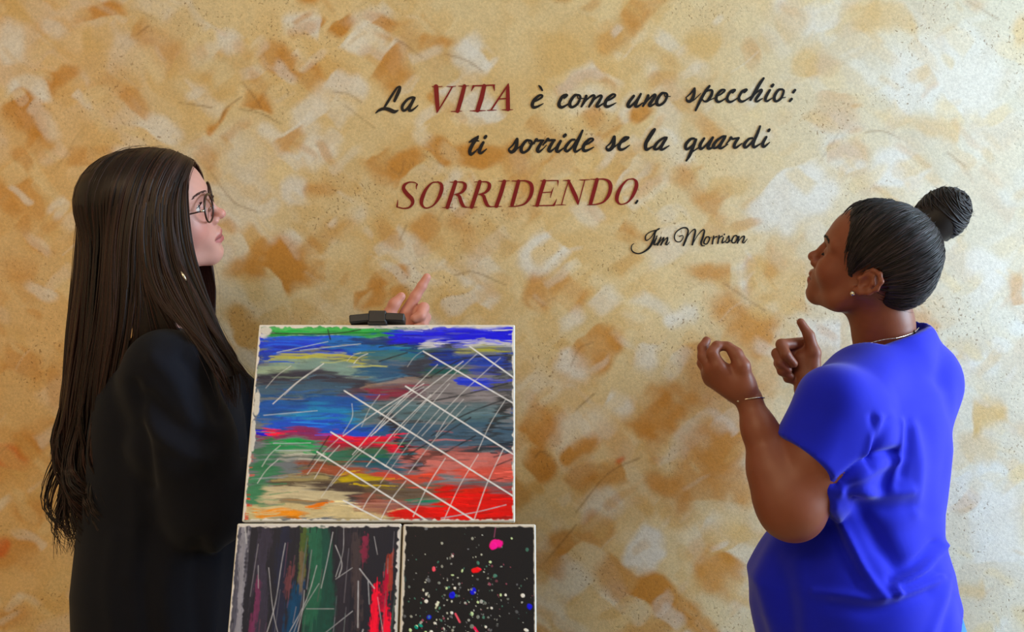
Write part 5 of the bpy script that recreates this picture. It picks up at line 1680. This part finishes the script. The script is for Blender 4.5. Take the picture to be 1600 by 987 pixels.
    # strands combed from the hairline to the bun along the cap
    c0 = np.array([-.005, 0, .035])

    def surf(dirs, off):
        return c0 + dirs * (full.shoot(c0, dirs) + off)[:, None]
    rs = random.Random(8)
    paths, rad, tint = [], [], []
    bd = (bunL - c0) / np.linalg.norm(bunL - c0)
    edge = catmull(np.array(poly[:16] + [(-.085, -.060)], float), 10)
    for i in range(900):
        e = edge[rs.randrange(len(edge))]
        s = rs.choice((-1, 1, 1))
        x, z = e[0] + rs.uniform(-.02, .009), e[1] + rs.uniform(-.006, .010)
        y = s * (.072 if z < .06 else .072 * math.sqrt(max(0, 1 - ((z - .047) / .0875) ** 2)) * rs.uniform(.05, 1))
        d0 = np.array([x, y, z]) - c0
        d0 /= np.linalg.norm(d0)
        n = 18
        t0 = rs.uniform(0, .25)
        tt = np.linspace(t0, .97, n)
        om = math.acos(np.clip(d0 @ bd, -1, 1))
        dirs = (np.sin((1 - tt) * om)[:, None] * d0 + np.sin(tt * om)[:, None] * bd) / math.sin(om)
        sag = np.array([0, 0, -1.0]) * (rs.uniform(-.02, .10) * np.sin(np.pi * tt))[:, None]
        dirs = dirs + sag
        dirs /= np.linalg.norm(dirs, axis=1)[:, None]
        off = .0004 + rs.uniform(-.0006, .0016) + .0010 * np.sin(tt * rs.uniform(10, 40) + rs.uniform(0, 6))
        paths.append(toW(surf(dirs, off)))
        rad.append(np.linspace(1, .7, n) * rs.uniform(.0007, .0013) * np.minimum(1, np.linspace(.3, 6, n)))
        tint.append(min(1, max(0, rs.gauss(.22, .34))))
    # fine wisps above the crown and at the nape
    for i in range(90):
        e = (rs.uniform(-.10, .05), 0.12) if i < 60 else (rs.uniform(-.10, -.07), rs.uniform(-.06, .03))
        d0 = np.array([e[0], rs.uniform(-.05, .07), e[1]]) - c0
        d0 /= np.linalg.norm(d0)
        dd = np.array([rs.gauss(0, .03) for _ in range(3)]) + bd * .2
        n = 8
        tt = np.linspace(0, 1, n)[:, None]
        dirs = d0 + dd * tt
        dirs /= np.linalg.norm(dirs, axis=1)[:, None]
        paths.append(toW(surf(dirs, .001 + rs.uniform(.002, .007) * np.linspace(0, 1, n) ** 1.5)))
        rad.append(np.linspace(.0005, .0002, n))
        tint.append(.5)
    V, F, T = strands(paths, rad, tint)
    mesh('hair_strand', V, F, M_hair, cap, True, {'tint': T})
    # bun
    bc = P(1475, 331, 1.585)
    f = Field(bc - .065, bc + .065, .0025)
    f.ell(bc, (.0385, .037, .039), .01)
    f.ell(bc + (-.010, -.012, -.012), (.032, .030, .032), .012)
    f.ell(bc + (.008, .0, .010), (.030, .030, .027), .012)
    f.cap(bc, bc + (-.035, 0, -.030), .030, .034, .02)
    bunf = f
    V, F = f.mesh()
    bun = mesh('hair_bun', V, F, M_hair, me, True, {'tint': np.full(len(V), .12)})
    paths, rad, tint = [], [], []
    ax = R @ (bd * (1, 0, 1))
    ax /= np.linalg.norm(ax)
    e1 = np.cross(ax, (0, 1, 0))
    e1 /= np.linalg.norm(e1)
    e2 = np.cross(ax, e1)
    for i in range(620):
        la = math.asin(rs.uniform(-.97, .97))
        ph = rs.uniform(0, 6.28)
        n = 16
        t = np.linspace(0, rs.uniform(1.0, 2.6), n)
        l2 = la + t * rs.uniform(-.25, .25)
        dd = np.outer(np.cos(l2) * np.cos(ph + t), e1) + np.outer(np.cos(l2) * np.sin(ph + t), e2) + np.outer(np.sin(l2), ax)
        r_ = np.minimum(bunf.shoot(bc, dd, .064), .046) + rs.uniform(-.001, .0022) + .0012 * np.sin(3 * (ph + t))
        p = bc + r_[:, None] * dd
        paths.append(p)
        rad.append(np.sin(np.linspace(.25, 2.9, n)) * rs.uniform(.0009, .0019))
        tint.append(min(1, max(0, rs.gauss(.2, .2))))
    for i in range(40):
        d = np.array([rs.gauss(0, 1) for _ in range(3)])
        d /= np.linalg.norm(d)
        s_ = np.cross(d, [rs.gauss(0, 1) for _ in range(3)])
        tt = np.linspace(0, 1, 7)[:, None]
        paths.append(bc + d * (.041 + .006 * tt) + s_ * .012 * tt)
        rad.append(np.linspace(.0005, .0002, 7))
        tint.append(.4)
    V, F, T = strands(paths, rad, tint)
    mesh('hair_strand', V, F, M_hair, bun, True, {'tint': T})

    # ---- face details and jewellery
    for s in (1, -1):
        paths = []
        for k in range(46):
            t = k / 45
            x, y, z = .1015 - .016 * t - .010 * t * t, .012 + .036 * t, .0345 + .0075 * math.sin(t * 2.4)
            zz = z + rs.uniform(-.0024, .0024)
            p = np.array([face_x(hf, y * s, zz) + .0004, y * s, zz])
            q = p + np.array([-.002 - .002 * t, s * .0055, .0035 - .004 * t])
            paths.append(toW(np.array([p, (p + q) / 2 + (.0006, 0, 0), q])))
        V, F, T = strands(paths, [np.array([.0006, .0007, .0002])] * len(paths), [.1] * len(paths), 4)
        mesh('eyebrow', V, F, M_hair, me, True, {'tint': T})
        paths = []
        for k in range(26):
            t = k / 25
            y = .020 + .023 * t
            dx = math.sqrt(max(0, .0150 ** 2 - (y - .031) ** 2 * .9))
            p = np.array([face_x(hf, y * s, .0115) - .0002, y * s, .0115])
            paths.append(toW(np.array([p, p + (.0022, s * .001, -.0012), p + (.0045, s * .002, -.0012)])))
        V, F, T = strands(paths, [np.array([.0004, .0003, .0001])] * len(paths), [.05] * len(paths), 4)
        mesh('eyelash', V, F, M_hair, me, True, {'tint': T})
    ear = toW((.0045, .0775, -.0245))
    out = R[:, 1]
    mb = MB()
    th = np.linspace(0, np.pi, 9)
    mb.tube(np.array([ear + out * (.0052 - .0052 * math.cos(t) * 1.0 - .002) for t in th]), np.maximum(.0045 * np.sin(th), .0003), 14)
    mb.build('earring', M_silver, me, smooth=True)
    # bracelet: fine chain round the wrist with one bead
    ax = (w2 - EN) / np.linalg.norm(w2 - EN)
    e1 = np.cross(ax, (0, 1, 0))
    e1 /= np.linalg.norm(e1)
    e2 = np.cross(ax, e1)
    bcn = P(1169, 625, 1.50)
    axt = ax + .22 * e1
    t = np.linspace(0, 2 * np.pi, 60)
    ringp = np.array([bcn + .0250 * (math.cos(a) * e1 + math.sin(a) * e2) - .22 * .025 * math.cos(a) * ax * -1 for a in t])
    br = MB().tube(ringp, .0009 + .0003 * np.sin(t * 30), 6, False).build('bracelet', M_silver, me, smooth=True)
    pb = bcn + .0250 * (math.cos(2.6) * -e1 * -1 + math.sin(2.6) * -e2 * .9)
    k0 = int(np.argmin([abs((CX + p[0] / p[1] * FPX) - 1154) + (0 if p[1] < 1.5 else 40) for p in ringp]))
    mb = MB()
    pb = ringp[k0]
    mb.tube(np.array([pb + ax * (-.0032 + .0064 * i / 8) for i in range(9)]), np.maximum(.0032 * np.sin(np.linspace(0, np.pi, 9)), .0003), 10)
    mb.build('bead', M_silver, br, smooth=True)
    # necklace: thin chain lying round the neck
    back, mid, fr = P(1428, 519, 1.565), P(1378, 531, 1.538), P(1322, 562, 1.545)
    chain = catmull(np.array([P(1436, 512, 1.60), back, P(1405, 527, 1.543), mid, P(1350, 540, 1.535), fr, P(1312, 585, 1.57)]), 12)
    nl = MB().tube(chain, .0008 + .0004 * np.sin(np.arange(len(chain)) * 2.2), 6).build('necklace', M_silver, me, smooth=True)
    mb = MB()
    mb.tube(np.array([back + np.array([0, -.001, .002]) * (i - 4) * .5 for i in range(9)]), np.maximum(.0032 * np.sin(np.linspace(0, np.pi, 9)), .0003), 10)
    mb.build('clasp', plain('dark_clasp', (60, 50, 40), .4, metal=.6, var=.1), nl, smooth=True)


person_blue()


# ------------------------------------------------------------------ person with long hair and glasses
def person_black():
    S = 1.03
    R = head_frame(1, 10, 12, 25)
    O = np.array([-.616, 1.58, 1.5005])

    def toW(v):
        v = np.array(v, float)
        z = v[..., 2]
        v[..., 2] = np.where(z > .03, .03 + (z - .03) * .83, z)     # a low crown
        return O + (v * S) @ R.T

    def toL(w):
        v = ((np.asarray(w, float) - O) @ R) / S
        z = v[..., 2]
        v[..., 2] = np.where(z > .03, .03 + (z - .03) / .83, z)
        return v
    base = np.array([P(265, 900, 1.62)[0], 1.62, 0.0])
    sk, lip, bl = srgb(208, 152, 138), srgb(176, 92, 92), srgb(208, 118, 114)
    nb = P(262, 545, 1.63)
    nk = [toL(w) for w in (toW((-.02, 0, -.03)), P(256, 470, 1.615), nb)]
    hV, hF, hf = sculpt_head(nk, (.050, .048, .056), True, True, .001, 10, 0.0, .86)
    hC = skin_colour(hV, sk, lip, bl)
    hW = toW(hV)
    # near arm (bent forwards behind the easel) with its hand
    SN, EN, WN = P(262, 582, 1.478), P(318, 792, 1.50), P(470, 742, 1.60)
    f = Field(P(180, 850, 1.42) - (.0, 0, .03), P(560, 540, 1.42) + (.06, .30, .02), .0035)
    f.chain([SN, EN, WN, P(492, 733, 1.61)], (.046, .040, .024, .024), .02)
    for i, (dx, dy, l) in enumerate(((0, -10, 1.0), (4, -2, 1.05), (4, 7, 1.0), (0, 15, .85))):
        m_ = P(522 + dx, 722 + dy, 1.625)
        f.cap(P(492, 733, 1.61), m_, .019, .011, .014)
        f.chain([m_, m_ + np.array([.040, .006, .004]) * l, m_ + np.array([.056, .012, -.016]) * l, m_ + np.array([.052, .016, -.034]) * l], (.0105, .009, .008, .007), .0035)
    f.chain([P(496, 728, 1.60), P(515, 708, 1.595), P(532, 700, 1.60), P(545, 700, 1.605)], (.016, .011, .009, .0075), .006)
    aV, aF = f.mesh()
    # far arm: pointing at the wall over the easel
    SF, EF, WF = P(320, 590, 1.765), P(455, 700, 1.80), P(618, 545, 1.68)
    f = Field(np.array([P(300, 760, 1.66)[0], 1.60, P(300, 760, 1.8)[2]]), np.array([P(690, 400, 1.7)[0], 1.86, P(690, 405, 1.7)[2]]), .0024)
    f.chain([SF, EF], (.045, .040), .02)
    f.chain([EF, EF * .55 + WF * .45, WF], (.038, .033, .0225), .02)
    w2 = P(621, 524, 1.668)
    f.cap(WF, w2, .022, .022, .012)
    m2 = [P(635, 488, 1.660), P(646, 495, 1.668), P(651, 506, 1.674), P(652, 517, 1.678)]
    for q in m2:
        f.cap(w2, q, .0195, .0118, .013)
    f.chain([P(612, 515, 1.655), P(608, 492, 1.645), P(616, 475, 1.643), P(627, 463, 1.645)], (.016, .0115, .0095, .0078), .007)
    put_digits(f, [
        ([m2[0], P(649, 463, 1.660), P(659, 447, 1.661), P(667, 433, 1.662)], (.0112, .0096, .0086, .0074)),
        ([m2[1], P(662, 481, 1.655), P(658, 493, 1.640), P(648, 497, 1.638)], (.0112, .0100, .0090, .0078)),
        ([m2[2], P(665, 496, 1.662), P(661, 507, 1.647), P(651, 511, 1.644)], (.0108, .0096, .0086, .0074)),
        ([m2[3], P(664, 511, 1.668), P(660, 521, 1.653), P(651, 523, 1.650)], (.0100, .0088, .0080, .0068))], .0035)
    bV, bF = f.mesh()
    rows = [(548, 215, 312, .09), (575, 182, 345, .15), (610, 168, 362, .168), (660, 160, 372, .172), (720, 152, 380, .165), (790, 143, 384, .160), (850, 137, 388, .168), (905, 133, 391, .180), (987, 138, 396, .190), (1060, 134, 402, .196), (1140, 130, 410, .2)]
    zs, cx, cy, aa, bb = [], [], [], [], []
    for py, x0, x1, b in rows:
        d = 1.62
        zs.append(CAMZ + (CY - py) / FPX * d)
        cx.append(((x0 + x1) / 2 - CX) / FPX * d)
        cy.append(d)
        aa.append((x1 - x0) / 2 / FPX * d)
        bb.append(b)
    aa, bb = np.array(aa), np.array(bb)
    fw = (1.0, 0.0)
    f = Field((-.86, 1.38, .52), (-.34, 1.86, 1.34), .007)
    f.fun(loft_fun(zs, cx, cy, np.maximum(aa - .03, .03), np.maximum(bb - .03, .03), fw), (-1, 1.3, .4), (-.2, 1.9, 1.33), .02)
    f.cap(nb, SN, .045, .045, .03).cap(nb, SF, .045, .045, .03)
    tV, tF = f.mesh()
    V, F = join([(hW, hF), (aV, aF), (bV, bF), (tV, tF)])
    C = np.vstack([hC, np.ones((len(V) - len(hW), 3)) * srgb(206, 144, 132)])
    M_skin = attr_mat('fair_skin', 'Col', 0.45, 0.4, bump=(420, 0.1, 0.0005), sss=0.15)
    me = mesh('person', V, F, M_skin, None, True, {'Col': C}, base=base)
    tag(me, 'person with very long dark hair and round glasses in a dark top, pointing upwards', 'person')

    # ---- dark loose top with long sleeves
    f = Field((-.90, 1.34, .50), (-.18, 1.90, 1.36), .0046)
    f.fun(loft_fun(zs, cx, cy, aa, bb, fw), (-1.1, 1.2, .4), (-.1, 2.0, 1.35), .02)
    f.cap(nb + (0, 0, -.01), SN, .056, .062, .035)
    f.cap(nb + (0, 0, -.01), SF, .056, .060, .035)
    f.chain([SN, SN * .5 + EN * .5 + (.004, -.006, 0), EN + (.004, 0, 0)], (.066, .072, .066), .025)
    f.chain([EN + (.004, 0, 0), EN * .4 + WN * .6, WN], (.064, .052, .046), .02)
    f.chain([SF, EF], (.058, .055), .02)
    f.chain([EF, EF * .35 + WF * .65 + (0, 0, -.006)], (.053, .038), .02)
    f.cap(P(262, 520, 1.625), P(258, 470, 1.62), .050, .065, .004, 'cut')
    V, F = f.mesh()
    N = vnormals(V, F)
    V = fold(V, N, [(((240, 560), (275, 600), (300, 660)), .006, 14), (((285, 560), (318, 600), (340, 650)), -.006, 12), (((300, 545), (335, 585), (360, 625)), .007, 10), (((230, 620), (270, 660), (330, 690)), -.007, 14), (((220, 650), (260, 690), (320, 720)), .006, 12),
                    (((210, 600), (225, 680), (235, 760)), -.008, 10), (((205, 700), (215, 800), (205, 900)), .005, 16), (((270, 860), (260, 920), (265, 990)), .006, 16), (((310, 850), (305, 920), (310, 990)), -.006, 14), (((340, 860), (335, 930), (330, 990)), .006, 12),
                    (((230, 830), (225, 900), (232, 990)), -.005, 14), (((180, 840), (172, 910), (178, 990)), .004, 14)])
    M_top = plain('black_navy_cloth', (15, 17, 27), 0.85, bump=(900, 0.2, 0.0005), spec=0.12, sheen=0.05, var=0.15, vscale=25)
    mesh('long_sleeved_top', V, F, M_top, me)
    M_tr = plain('black_trousers', (22, 22, 28), 0.9, bump=(900, 0.2, 0.0005), spec=0.15, var=0.1)
    hipc = np.array([P(265, 1080, 1.62)[0], 1.62, .74])
    f = Field((-.86, 1.38, .07), (-.32, 1.88, .86), .008)
    f.ell(hipc, (.15, .17, .12), .03)
    for s in (1, -1):
        h = hipc + (0, .085 * s, -.03)
        f.chain([h, hipc + (.012 * s, .09 * s, -.33), hipc + (.02 * s - .02, .09 * s, -.64)], (.092, .062, .052), .03)
    V, F = f.mesh()
    mesh('trousers', V, F, M_tr, me)
    Msh = plain('black_canvas_shoe', (28, 28, 32), 0.8, var=0.1)
    for s in (1, -1):
        shoe(me, hipc + (.02 * s - .02, .09 * s, 0), (1, 0, 0), Msh, M_sole)

    # ---- long hair
    M_hair = hair_mat('dark_brown_hair', (17, 12, 13), (68, 42, 36), 0.42, .26)
    f = Field((-.13, -.105, -.09), (.11, .105, .155), .0026)
    f.ell((-.004, 0, .047), (.102, .0815, .0880), .01)
    f.ell((.020, 0, .046), (.070, .0725, .0760), .02)
    f.ell((-.050, 0, -.010), (.052, .060, .060), .03)
    poly = [(.082, .090), (.070, .072), (.058, .050), (.046, .022), (.036, -.004), (.026, -.030), (.010, -.050), (-.046, -.075), (-.14, -.07), (-.14, .16), (.07, .16)]
    full = Field(f.lo, f.lo + (np.array(f.n) - 1) * f.h, f.h)
    full.n, full.D = f.n, f.D.copy()
    sl = tuple(slice(0, k) for k in f.n)
    X, Y, Z = f.xyz(sl)
    sd = polysd(X[:, 0, :] + 0 * Z[:, 0, :], Z[:, 0, :] + 0 * X[:, 0, :], poly)[:, None, :]
    f.D = np.maximum(f.D, sd.astype(np.float32))
    V, F = f.mesh()
    cap = mesh('hair', toW(V), F, M_hair, me, True, {'tint': np.full(len(V), .08)})
    rs = random.Random(21)
    c0 = np.array([-.005, 0, .035])

    def outside(p, off):
        """keep hair outside the scalp"""
        sh_ = p.shape
        q = toL(p.reshape(-1, 3))
        d = q - c0
        r = np.linalg.norm(d, axis=1)
        lim = full.shoot(c0, d / r[:, None]) + off
        lim = np.where(q[:, 2] > -.05, lim, 0)
        k = np.maximum(r, lim) / r
        return toW(c0 + d * k[:, None]).reshape(sh_)
    # guides from the parting downwards: (picture x, picture y, distance)
    front = [
        [(303, 252, 1.575), (295, 270, 1.530), (293, 305, 1.508), (297, 350, 1.500), (304, 392, 1.494), (314, 425, 1.490), (334, 480, 1.482), (362, 540, 1.478), (392, 596, 1.478), (404, 622, 1.482)],
        [(294, 247, 1.578), (278, 272, 1.520), (268, 325, 1.490), (275, 390, 1.482), (298, 450, 1.474), (328, 515, 1.462), (356, 570, 1.456), (370, 610, 1.456), (364, 640, 1.458)],
        [(280, 243, 1.58), (255, 278, 1.505), (245, 340, 1.478), (250, 410, 1.472), (274, 470, 1.462), (308, 522, 1.450), (340, 572, 1.444), (355, 604, 1.447), (362, 640, 1.452)],
        [(268, 241, 1.58), (238, 278, 1.498), (224, 345, 1.473), (226, 420, 1.468), (246, 475, 1.466), (280, 510, 1.460), (318, 548, 1.450), (342, 590, 1.450), (352, 622, 1.455)]]
    back = [
        [(262, 240, 1.58), (230, 278, 1.496), (215, 345, 1.471), (212, 420, 1.466), (210, 490, 1.466), (200, 560, 1.468), (186, 630, 1.474), (176, 700, 1.480), (170, 770, 1.490), (166, 841, 1.495)],
        [(248, 239, 1.58), (208, 276, 1.496), (186, 348, 1.476), (180, 430, 1.472), (176, 505, 1.474), (164, 575, 1.478), (154, 645, 1.484), (150, 720, 1.490), (152, 790, 1.496), (154, 861, 1.50)],
        [(232, 239, 1.58), (182, 272, 1.505), (158, 348, 1.492), (152, 430, 1.490), (146, 508, 1.494), (136, 585, 1.498), (128, 655, 1.502), (126, 725, 1.506), (134, 795, 1.510), (142, 864, 1.51)],
        [(214, 240, 1.58), (158, 266, 1.525), (136, 345, 1.522), (129, 430, 1.522), (120, 510, 1.525), (110, 590, 1.528), (104, 665, 1.532), (102, 735, 1.536), (116, 800, 1.536), (130, 858, 1.535)],
        [(196, 243, 1.582), (143, 268, 1.560), (122, 340, 1.568), (115, 430, 1.570), (104, 510, 1.572), (97, 590, 1.574), (91, 660, 1.576), (85, 730, 1.576), (98, 790, 1.570), (112, 841, 1.565)],
        [(198, 243, 1.590), (148, 272, 1.615), (130, 350, 1.630), (122, 430, 1.634), (113, 520, 1.634), (107, 600, 1.630), (106, 680, 1.626), (112, 750, 1.620), (128, 805, 1.612), (138, 848, 1.61)],
        [(220, 243, 1.595), (185, 280, 1.655), (170, 350, 1.672), (165, 430, 1.676), (160, 520, 1.676), (155, 600, 1.672), (152, 680, 1.664), (152, 750, 1.655), (156, 800, 1.648), (158, 846, 1.64)]]
    mid = [
        [(263, 240, 1.58), (231, 278, 1.496), (216, 345, 1.471), (214, 420, 1.467), (208, 490, 1.467), (200, 540, 1.474), (194, 590, 1.490)],
        [(266, 240, 1.58), (235, 278, 1.497), (221, 345, 1.472), (222, 420, 1.468), (234, 475, 1.468), (246, 515, 1.474), (258, 570, 1.490)],
        [(268, 241, 1.58), (239, 278, 1.498), (226, 345, 1.474), (230, 420, 1.469), (256, 475, 1.468), (284, 515, 1.474), (310, 570, 1.492)]]
    far = [
        [(303, 250, 1.588), (315, 268, 1.622), (321, 300, 1.645), (326, 350, 1.658), (332, 400, 1.662), (339, 440, 1.660), (338, 480, 1.655), (330, 525, 1.650)],
        [(296, 246, 1.590), (305, 268, 1.640), (308, 310, 1.664), (314, 370, 1.672), (322, 420, 1.672), (328, 465, 1.668), (326, 510, 1.662), (318, 550, 1.655)],
        [(275, 243, 1.592), (270, 280, 1.664), (270, 345, 1.684), (282, 410, 1.684), (300, 465, 1.680), (308, 515, 1.674), (306, 555, 1.668)],
        [(240, 243, 1.595), (222, 285, 1.668), (215, 350, 1.688), (222, 430, 1.688), (232, 500, 1.684), (240, 560, 1.676)]]

    def group(guides, count, curl, spread, rad0, tip=.25, lay=.007, tshift=0.0):
        G = np.array([resample(catmull(np.array([P(*q) for q in g]), 8), 40) for g in guides])
        out = []
        for i in range(count):
            u = rs.uniform(0, len(G) - 1)
            k = min(int(u), len(G) - 2)
            w = u - k
            p = G[k] * (1 - w) + G[k + 1] * w
            t = np.linspace(0, 1, 40)
            cen = G.mean(0)
            inn = cen - p
            inn /= np.linalg.norm(inn, axis=1)[:, None] + 1e-9
            dep = rs.uniform(-.1, 1) ** 2 * lay
            ck = int(u * 4.0)
            rc = random.Random(ck * 7 + len(G))
            ph, fr, am, cw = rc.uniform(0, 6.28) + rs.gauss(0, .35), rc.uniform(2.0, 4.0), rc.uniform(.5, 1.3) * rs.uniform(.8, 1.2), rc.uniform(.7, 1.15)
            wob = np.stack([np.sin(t * fr * 2 + ph), np.cos(t * fr * 2.3 + ph * 1.7), 0 * t], 1) * (spread * t)[:, None]
            cu = sstep(.60, .92, t) * curl * am
            ang = ph + t * 27 * cw
            wob += np.stack([np.cos(ang), np.sin(ang), .6 * np.sin(ang + 1)], 1) * cu[:, None]
            p = outside(p + inn * dep + wob, .0035 - min(dep, .003) * .8 + rs.uniform(-.0008, .0012))
            for _ in range(3):
                p[1:-1] = p[1:-1] * .5 + (p[:-2] + p[2:]) * .25
            end = rs.choice((40, 40, 39, 38, 37, 36, 35)) if curl > .01 else rs.choice((40, 39, 38, 37, 36, 35, 34, 33))
            p = p[:end]
            r = rad0 * rs.uniform(.5, 1.15) * (1 - (1 - tip * .4) * np.linspace(0, 1, end) ** (6 if curl > .01 else 3.5)) * np.minimum(1, np.linspace(.55, 4, end))
            out.append((p, r, min(1, max(0, rs.gauss(.22 + tshift, .22)))))
        return out
    for guides, cnt, curl, spread, r0, sh_ in ((front, 330, .005, .005, .0022, 0), (back, 760, .027, .007, .0024, -.04), (mid, 130, .001, .002, .0022, 0), (far, 150, .002, .004, .0016, .6)):  # far locks tinted redder to stand for light shining through them
        S_ = group(guides, cnt, curl, spread, r0, tshift=sh_)
        V, F, T = strands([a for a, _, _ in S_], [b for _, b, _ in S_], [c for _, _, c in S_])
        mesh('hair_lock', V, F, M_hair, cap, True, {'tint': T})
        # under-layer: a closed sheet just inside the locks
        G = np.array([resample(catmull(np.array([P(*q) for q in g]), 8), 40) for g in guides])
        cen = G.mean(0)
        G = G + (cen - G) / (np.linalg.norm(cen - G, axis=2)[..., None] + 1e-9) * .006
        G = outside(G[:, :36], .0012)
        fine = np.array([[np.interp(np.linspace(0, len(G) - 1, 30), np.arange(len(G)), G[:, j, a]) for a in range(3)] for j in range(36)]).transpose(2, 0, 1)
        inner = fine + (cen[None, :36] - fine) / (np.linalg.norm(cen[None, :36] - fine, axis=2)[..., None] + 1e-9) * .002
        n, m = 30, 36
        Vv = np.concatenate([fine.reshape(-1, 3), inner.reshape(-1, 3)])
        i = np.arange(n - 1)[:, None] * m + np.arange(m - 1)[None, :]
        q = np.stack([i, i + 1, i + m + 1, i + m], -1).reshape(-1, 4)
        F = np.concatenate([q, q[:, ::-1] + n * m])
        mesh('hair_underlayer', Vv, F, M_hair, cap, True, {'tint': np.full(len(Vv), .05 + sh_ * .6)})
    # loose single hairs
    S_ = group(front, 30, .004, .014, .0005, .5, -.006) + group(back, 60, .016, .016, .0005, .5, -.008) + group(far, 24, .004, .010, .0005, .5, -.004, .4)
    V, F, T = strands([a for a, _, _ in S_], [b for _, b, _ in S_], [min(1, c + .3) for _, _, c in S_], 4)
    mesh('hair_wisp', V, F, M_hair, cap, True, {'tint': T})

    # ---- eyes, brows, lashes
    gz = R @ np.array([1.0, 0, .05])
    for s in (-1, 1):
        eyeball('eye', toW(EYE * (1, s, 1)), gz, (70, 92, 104), me, S)
        paths = []
        for k in range(50):
            t = k / 49
            y, z = .012 + .036 * t, .0345 + .0070 * math.sin(t * 2.3)
            zz = z + rs.uniform(-.0020, .0020)
            p = np.array([face_x(hf, y * s, zz) + .0004, y * s, zz])
            q = p + np.array([-.002 - .002 * t, s * .0055, .0030 - .004 * t])
            paths.append(toW(np.array([p, (p + q) / 2 + (.0006, 0, 0), q])))
        V, F, T = strands(paths, [np.array([.0003, .0004, .0001])] * len(paths), [1.0] * len(paths), 4)
        mesh('eyebrow', V, F, M_hair, me, True, {'tint': T})
        paths = []
        for k in range(20):
            t = k / 19
            y = .019 + .025 * t
            z = .0165 + .0040 * math.sqrt(max(0, 1 - ((y - .0315) / .0135) ** 2))
            p = np.array([.0735 + math.sqrt(max(0, .0138 ** 2 - (y - .031) ** 2 * .8)), y * s, z])
            paths.append(toW(np.array([p, p + (.003, s * .001, .001), p + (.0045, s * .002, .003)])))
        V, F, T = strands(paths, [np.array([.0003, .00025, .0001])] * len(paths), [.0] * len(paths), 4)
        mesh('eyelash', V, F, M_hair, me, True, {'tint': T})

    # ---- glasses
    M_fr = plain('dark_brown_spectacle_frame', (44, 22, 20), 0.25, spec=0.6, var=0.2)
    M_met = plain('spectacle_hinge_metal', (190, 186, 180), 0.25, metal=1.0, var=0.05)
    m, nt, p = newmat('clear_lens')
    tr, gl, mxn = node(nt, 'ShaderNodeBsdfTransparent'), node(nt, 'ShaderNodeBsdfGlossy'), node(nt, 'ShaderNodeMixShader')
    tr.inputs[0].default_value = (.95, .95, .96, 1)
    gl.inputs['Roughness'].default_value = .03
    mxn.inputs[0].default_value = .07
    nt.links.new(tr.outputs[0], mxn.inputs[1])
    nt.links.new(gl.outputs[0], mxn.inputs[2])
    nt.links.new(mxn.outputs[0], nt.nodes['Material Output'].inputs[0])
    M_lens = m
    t = np.linspace(0, 2 * np.pi, 49)
    rims = {}
    fr = MB()
    for s in (-1, 1):
        c = np.array([.0995, s * .0345, .0115])
        rim = np.stack([c[0] - .0045 * ((np.cos(t) * .0255) / .0255 * 1.0) * 1.0 - .0015 * np.sin(t) * -1, c[1] + s * .0255 * np.cos(t), c[2] + .0225 * np.sin(t) - .0012 * np.cos(2 * t)], 1)
        rims[s] = (c, rim)
        fr.tube(toW(rim), .0016 + .0006 * np.clip(np.sin(t), 0, 1), 8, False)
    fr.tube(toW(catmull(np.array([(.1035, -.0095, .0165), (.1065, -.004, .0195), (.1075, 0, .0202), (.1065, .004, .0195), (.1035, .0095, .0165)]), 5)), .0014, 8)
    fr.tube(toW(catmull(np.array([(.1020, -.0110, .0235), (.1050, 0, .0262), (.1020, .0110, .0235)]), 5)), .0008, 8)
    gl_o = fr.build('glasses', M_fr, me, smooth=True)
    for s in (-1, 1):
        c, rim = rims[s]
        Vv = np.vstack([toW(c + (.0005, 0, 0)), toW(rim[:-1])])
        Fv = np.stack([np.zeros(48, int), np.arange(48) + 1, (np.arange(48) + 1) % 48 + 1], 1)
        mesh('lens', Vv, Fv, M_lens, gl_o)
        hinge = MB().tube(toW(np.array([(.0950, s * .0595, .0180), (.0930, s * .0625, .0182), (.0890, s * .0645, .0184)])), [.0020, .0022, .0017], 8)
        hinge.build('hinge', M_met, gl_o, smooth=True)
        MB().tube(toW(catmull(np.array([(.0890, s * .0645, .0184), (.055, s * .0720, .0190), (.010, s * .0795, .0195), (-.012, s * .0800, .008), (-.022, s * .0790, -.012)]), 6)), .0014, 8).build('temple', M_fr, gl_o, smooth=True)
        MB().tube(toW(np.array([(.1005, s * .0105, .0060), (.0985, s * .0105, .0040), (.0960, s * .0110, -.0005)])), [.0006, .0012, .0018], 8).build('nose_pad', M_met, gl_o, smooth=True)
    # small silver hair grip catching the light
    MB().tube(np.array([P(283, 424, 1.462), P(287, 431, 1.462), P(291, 438, 1.462)]), [.0012, .0022, .0012], 8).build('earring', M_silver, me, smooth=True)


person_black()
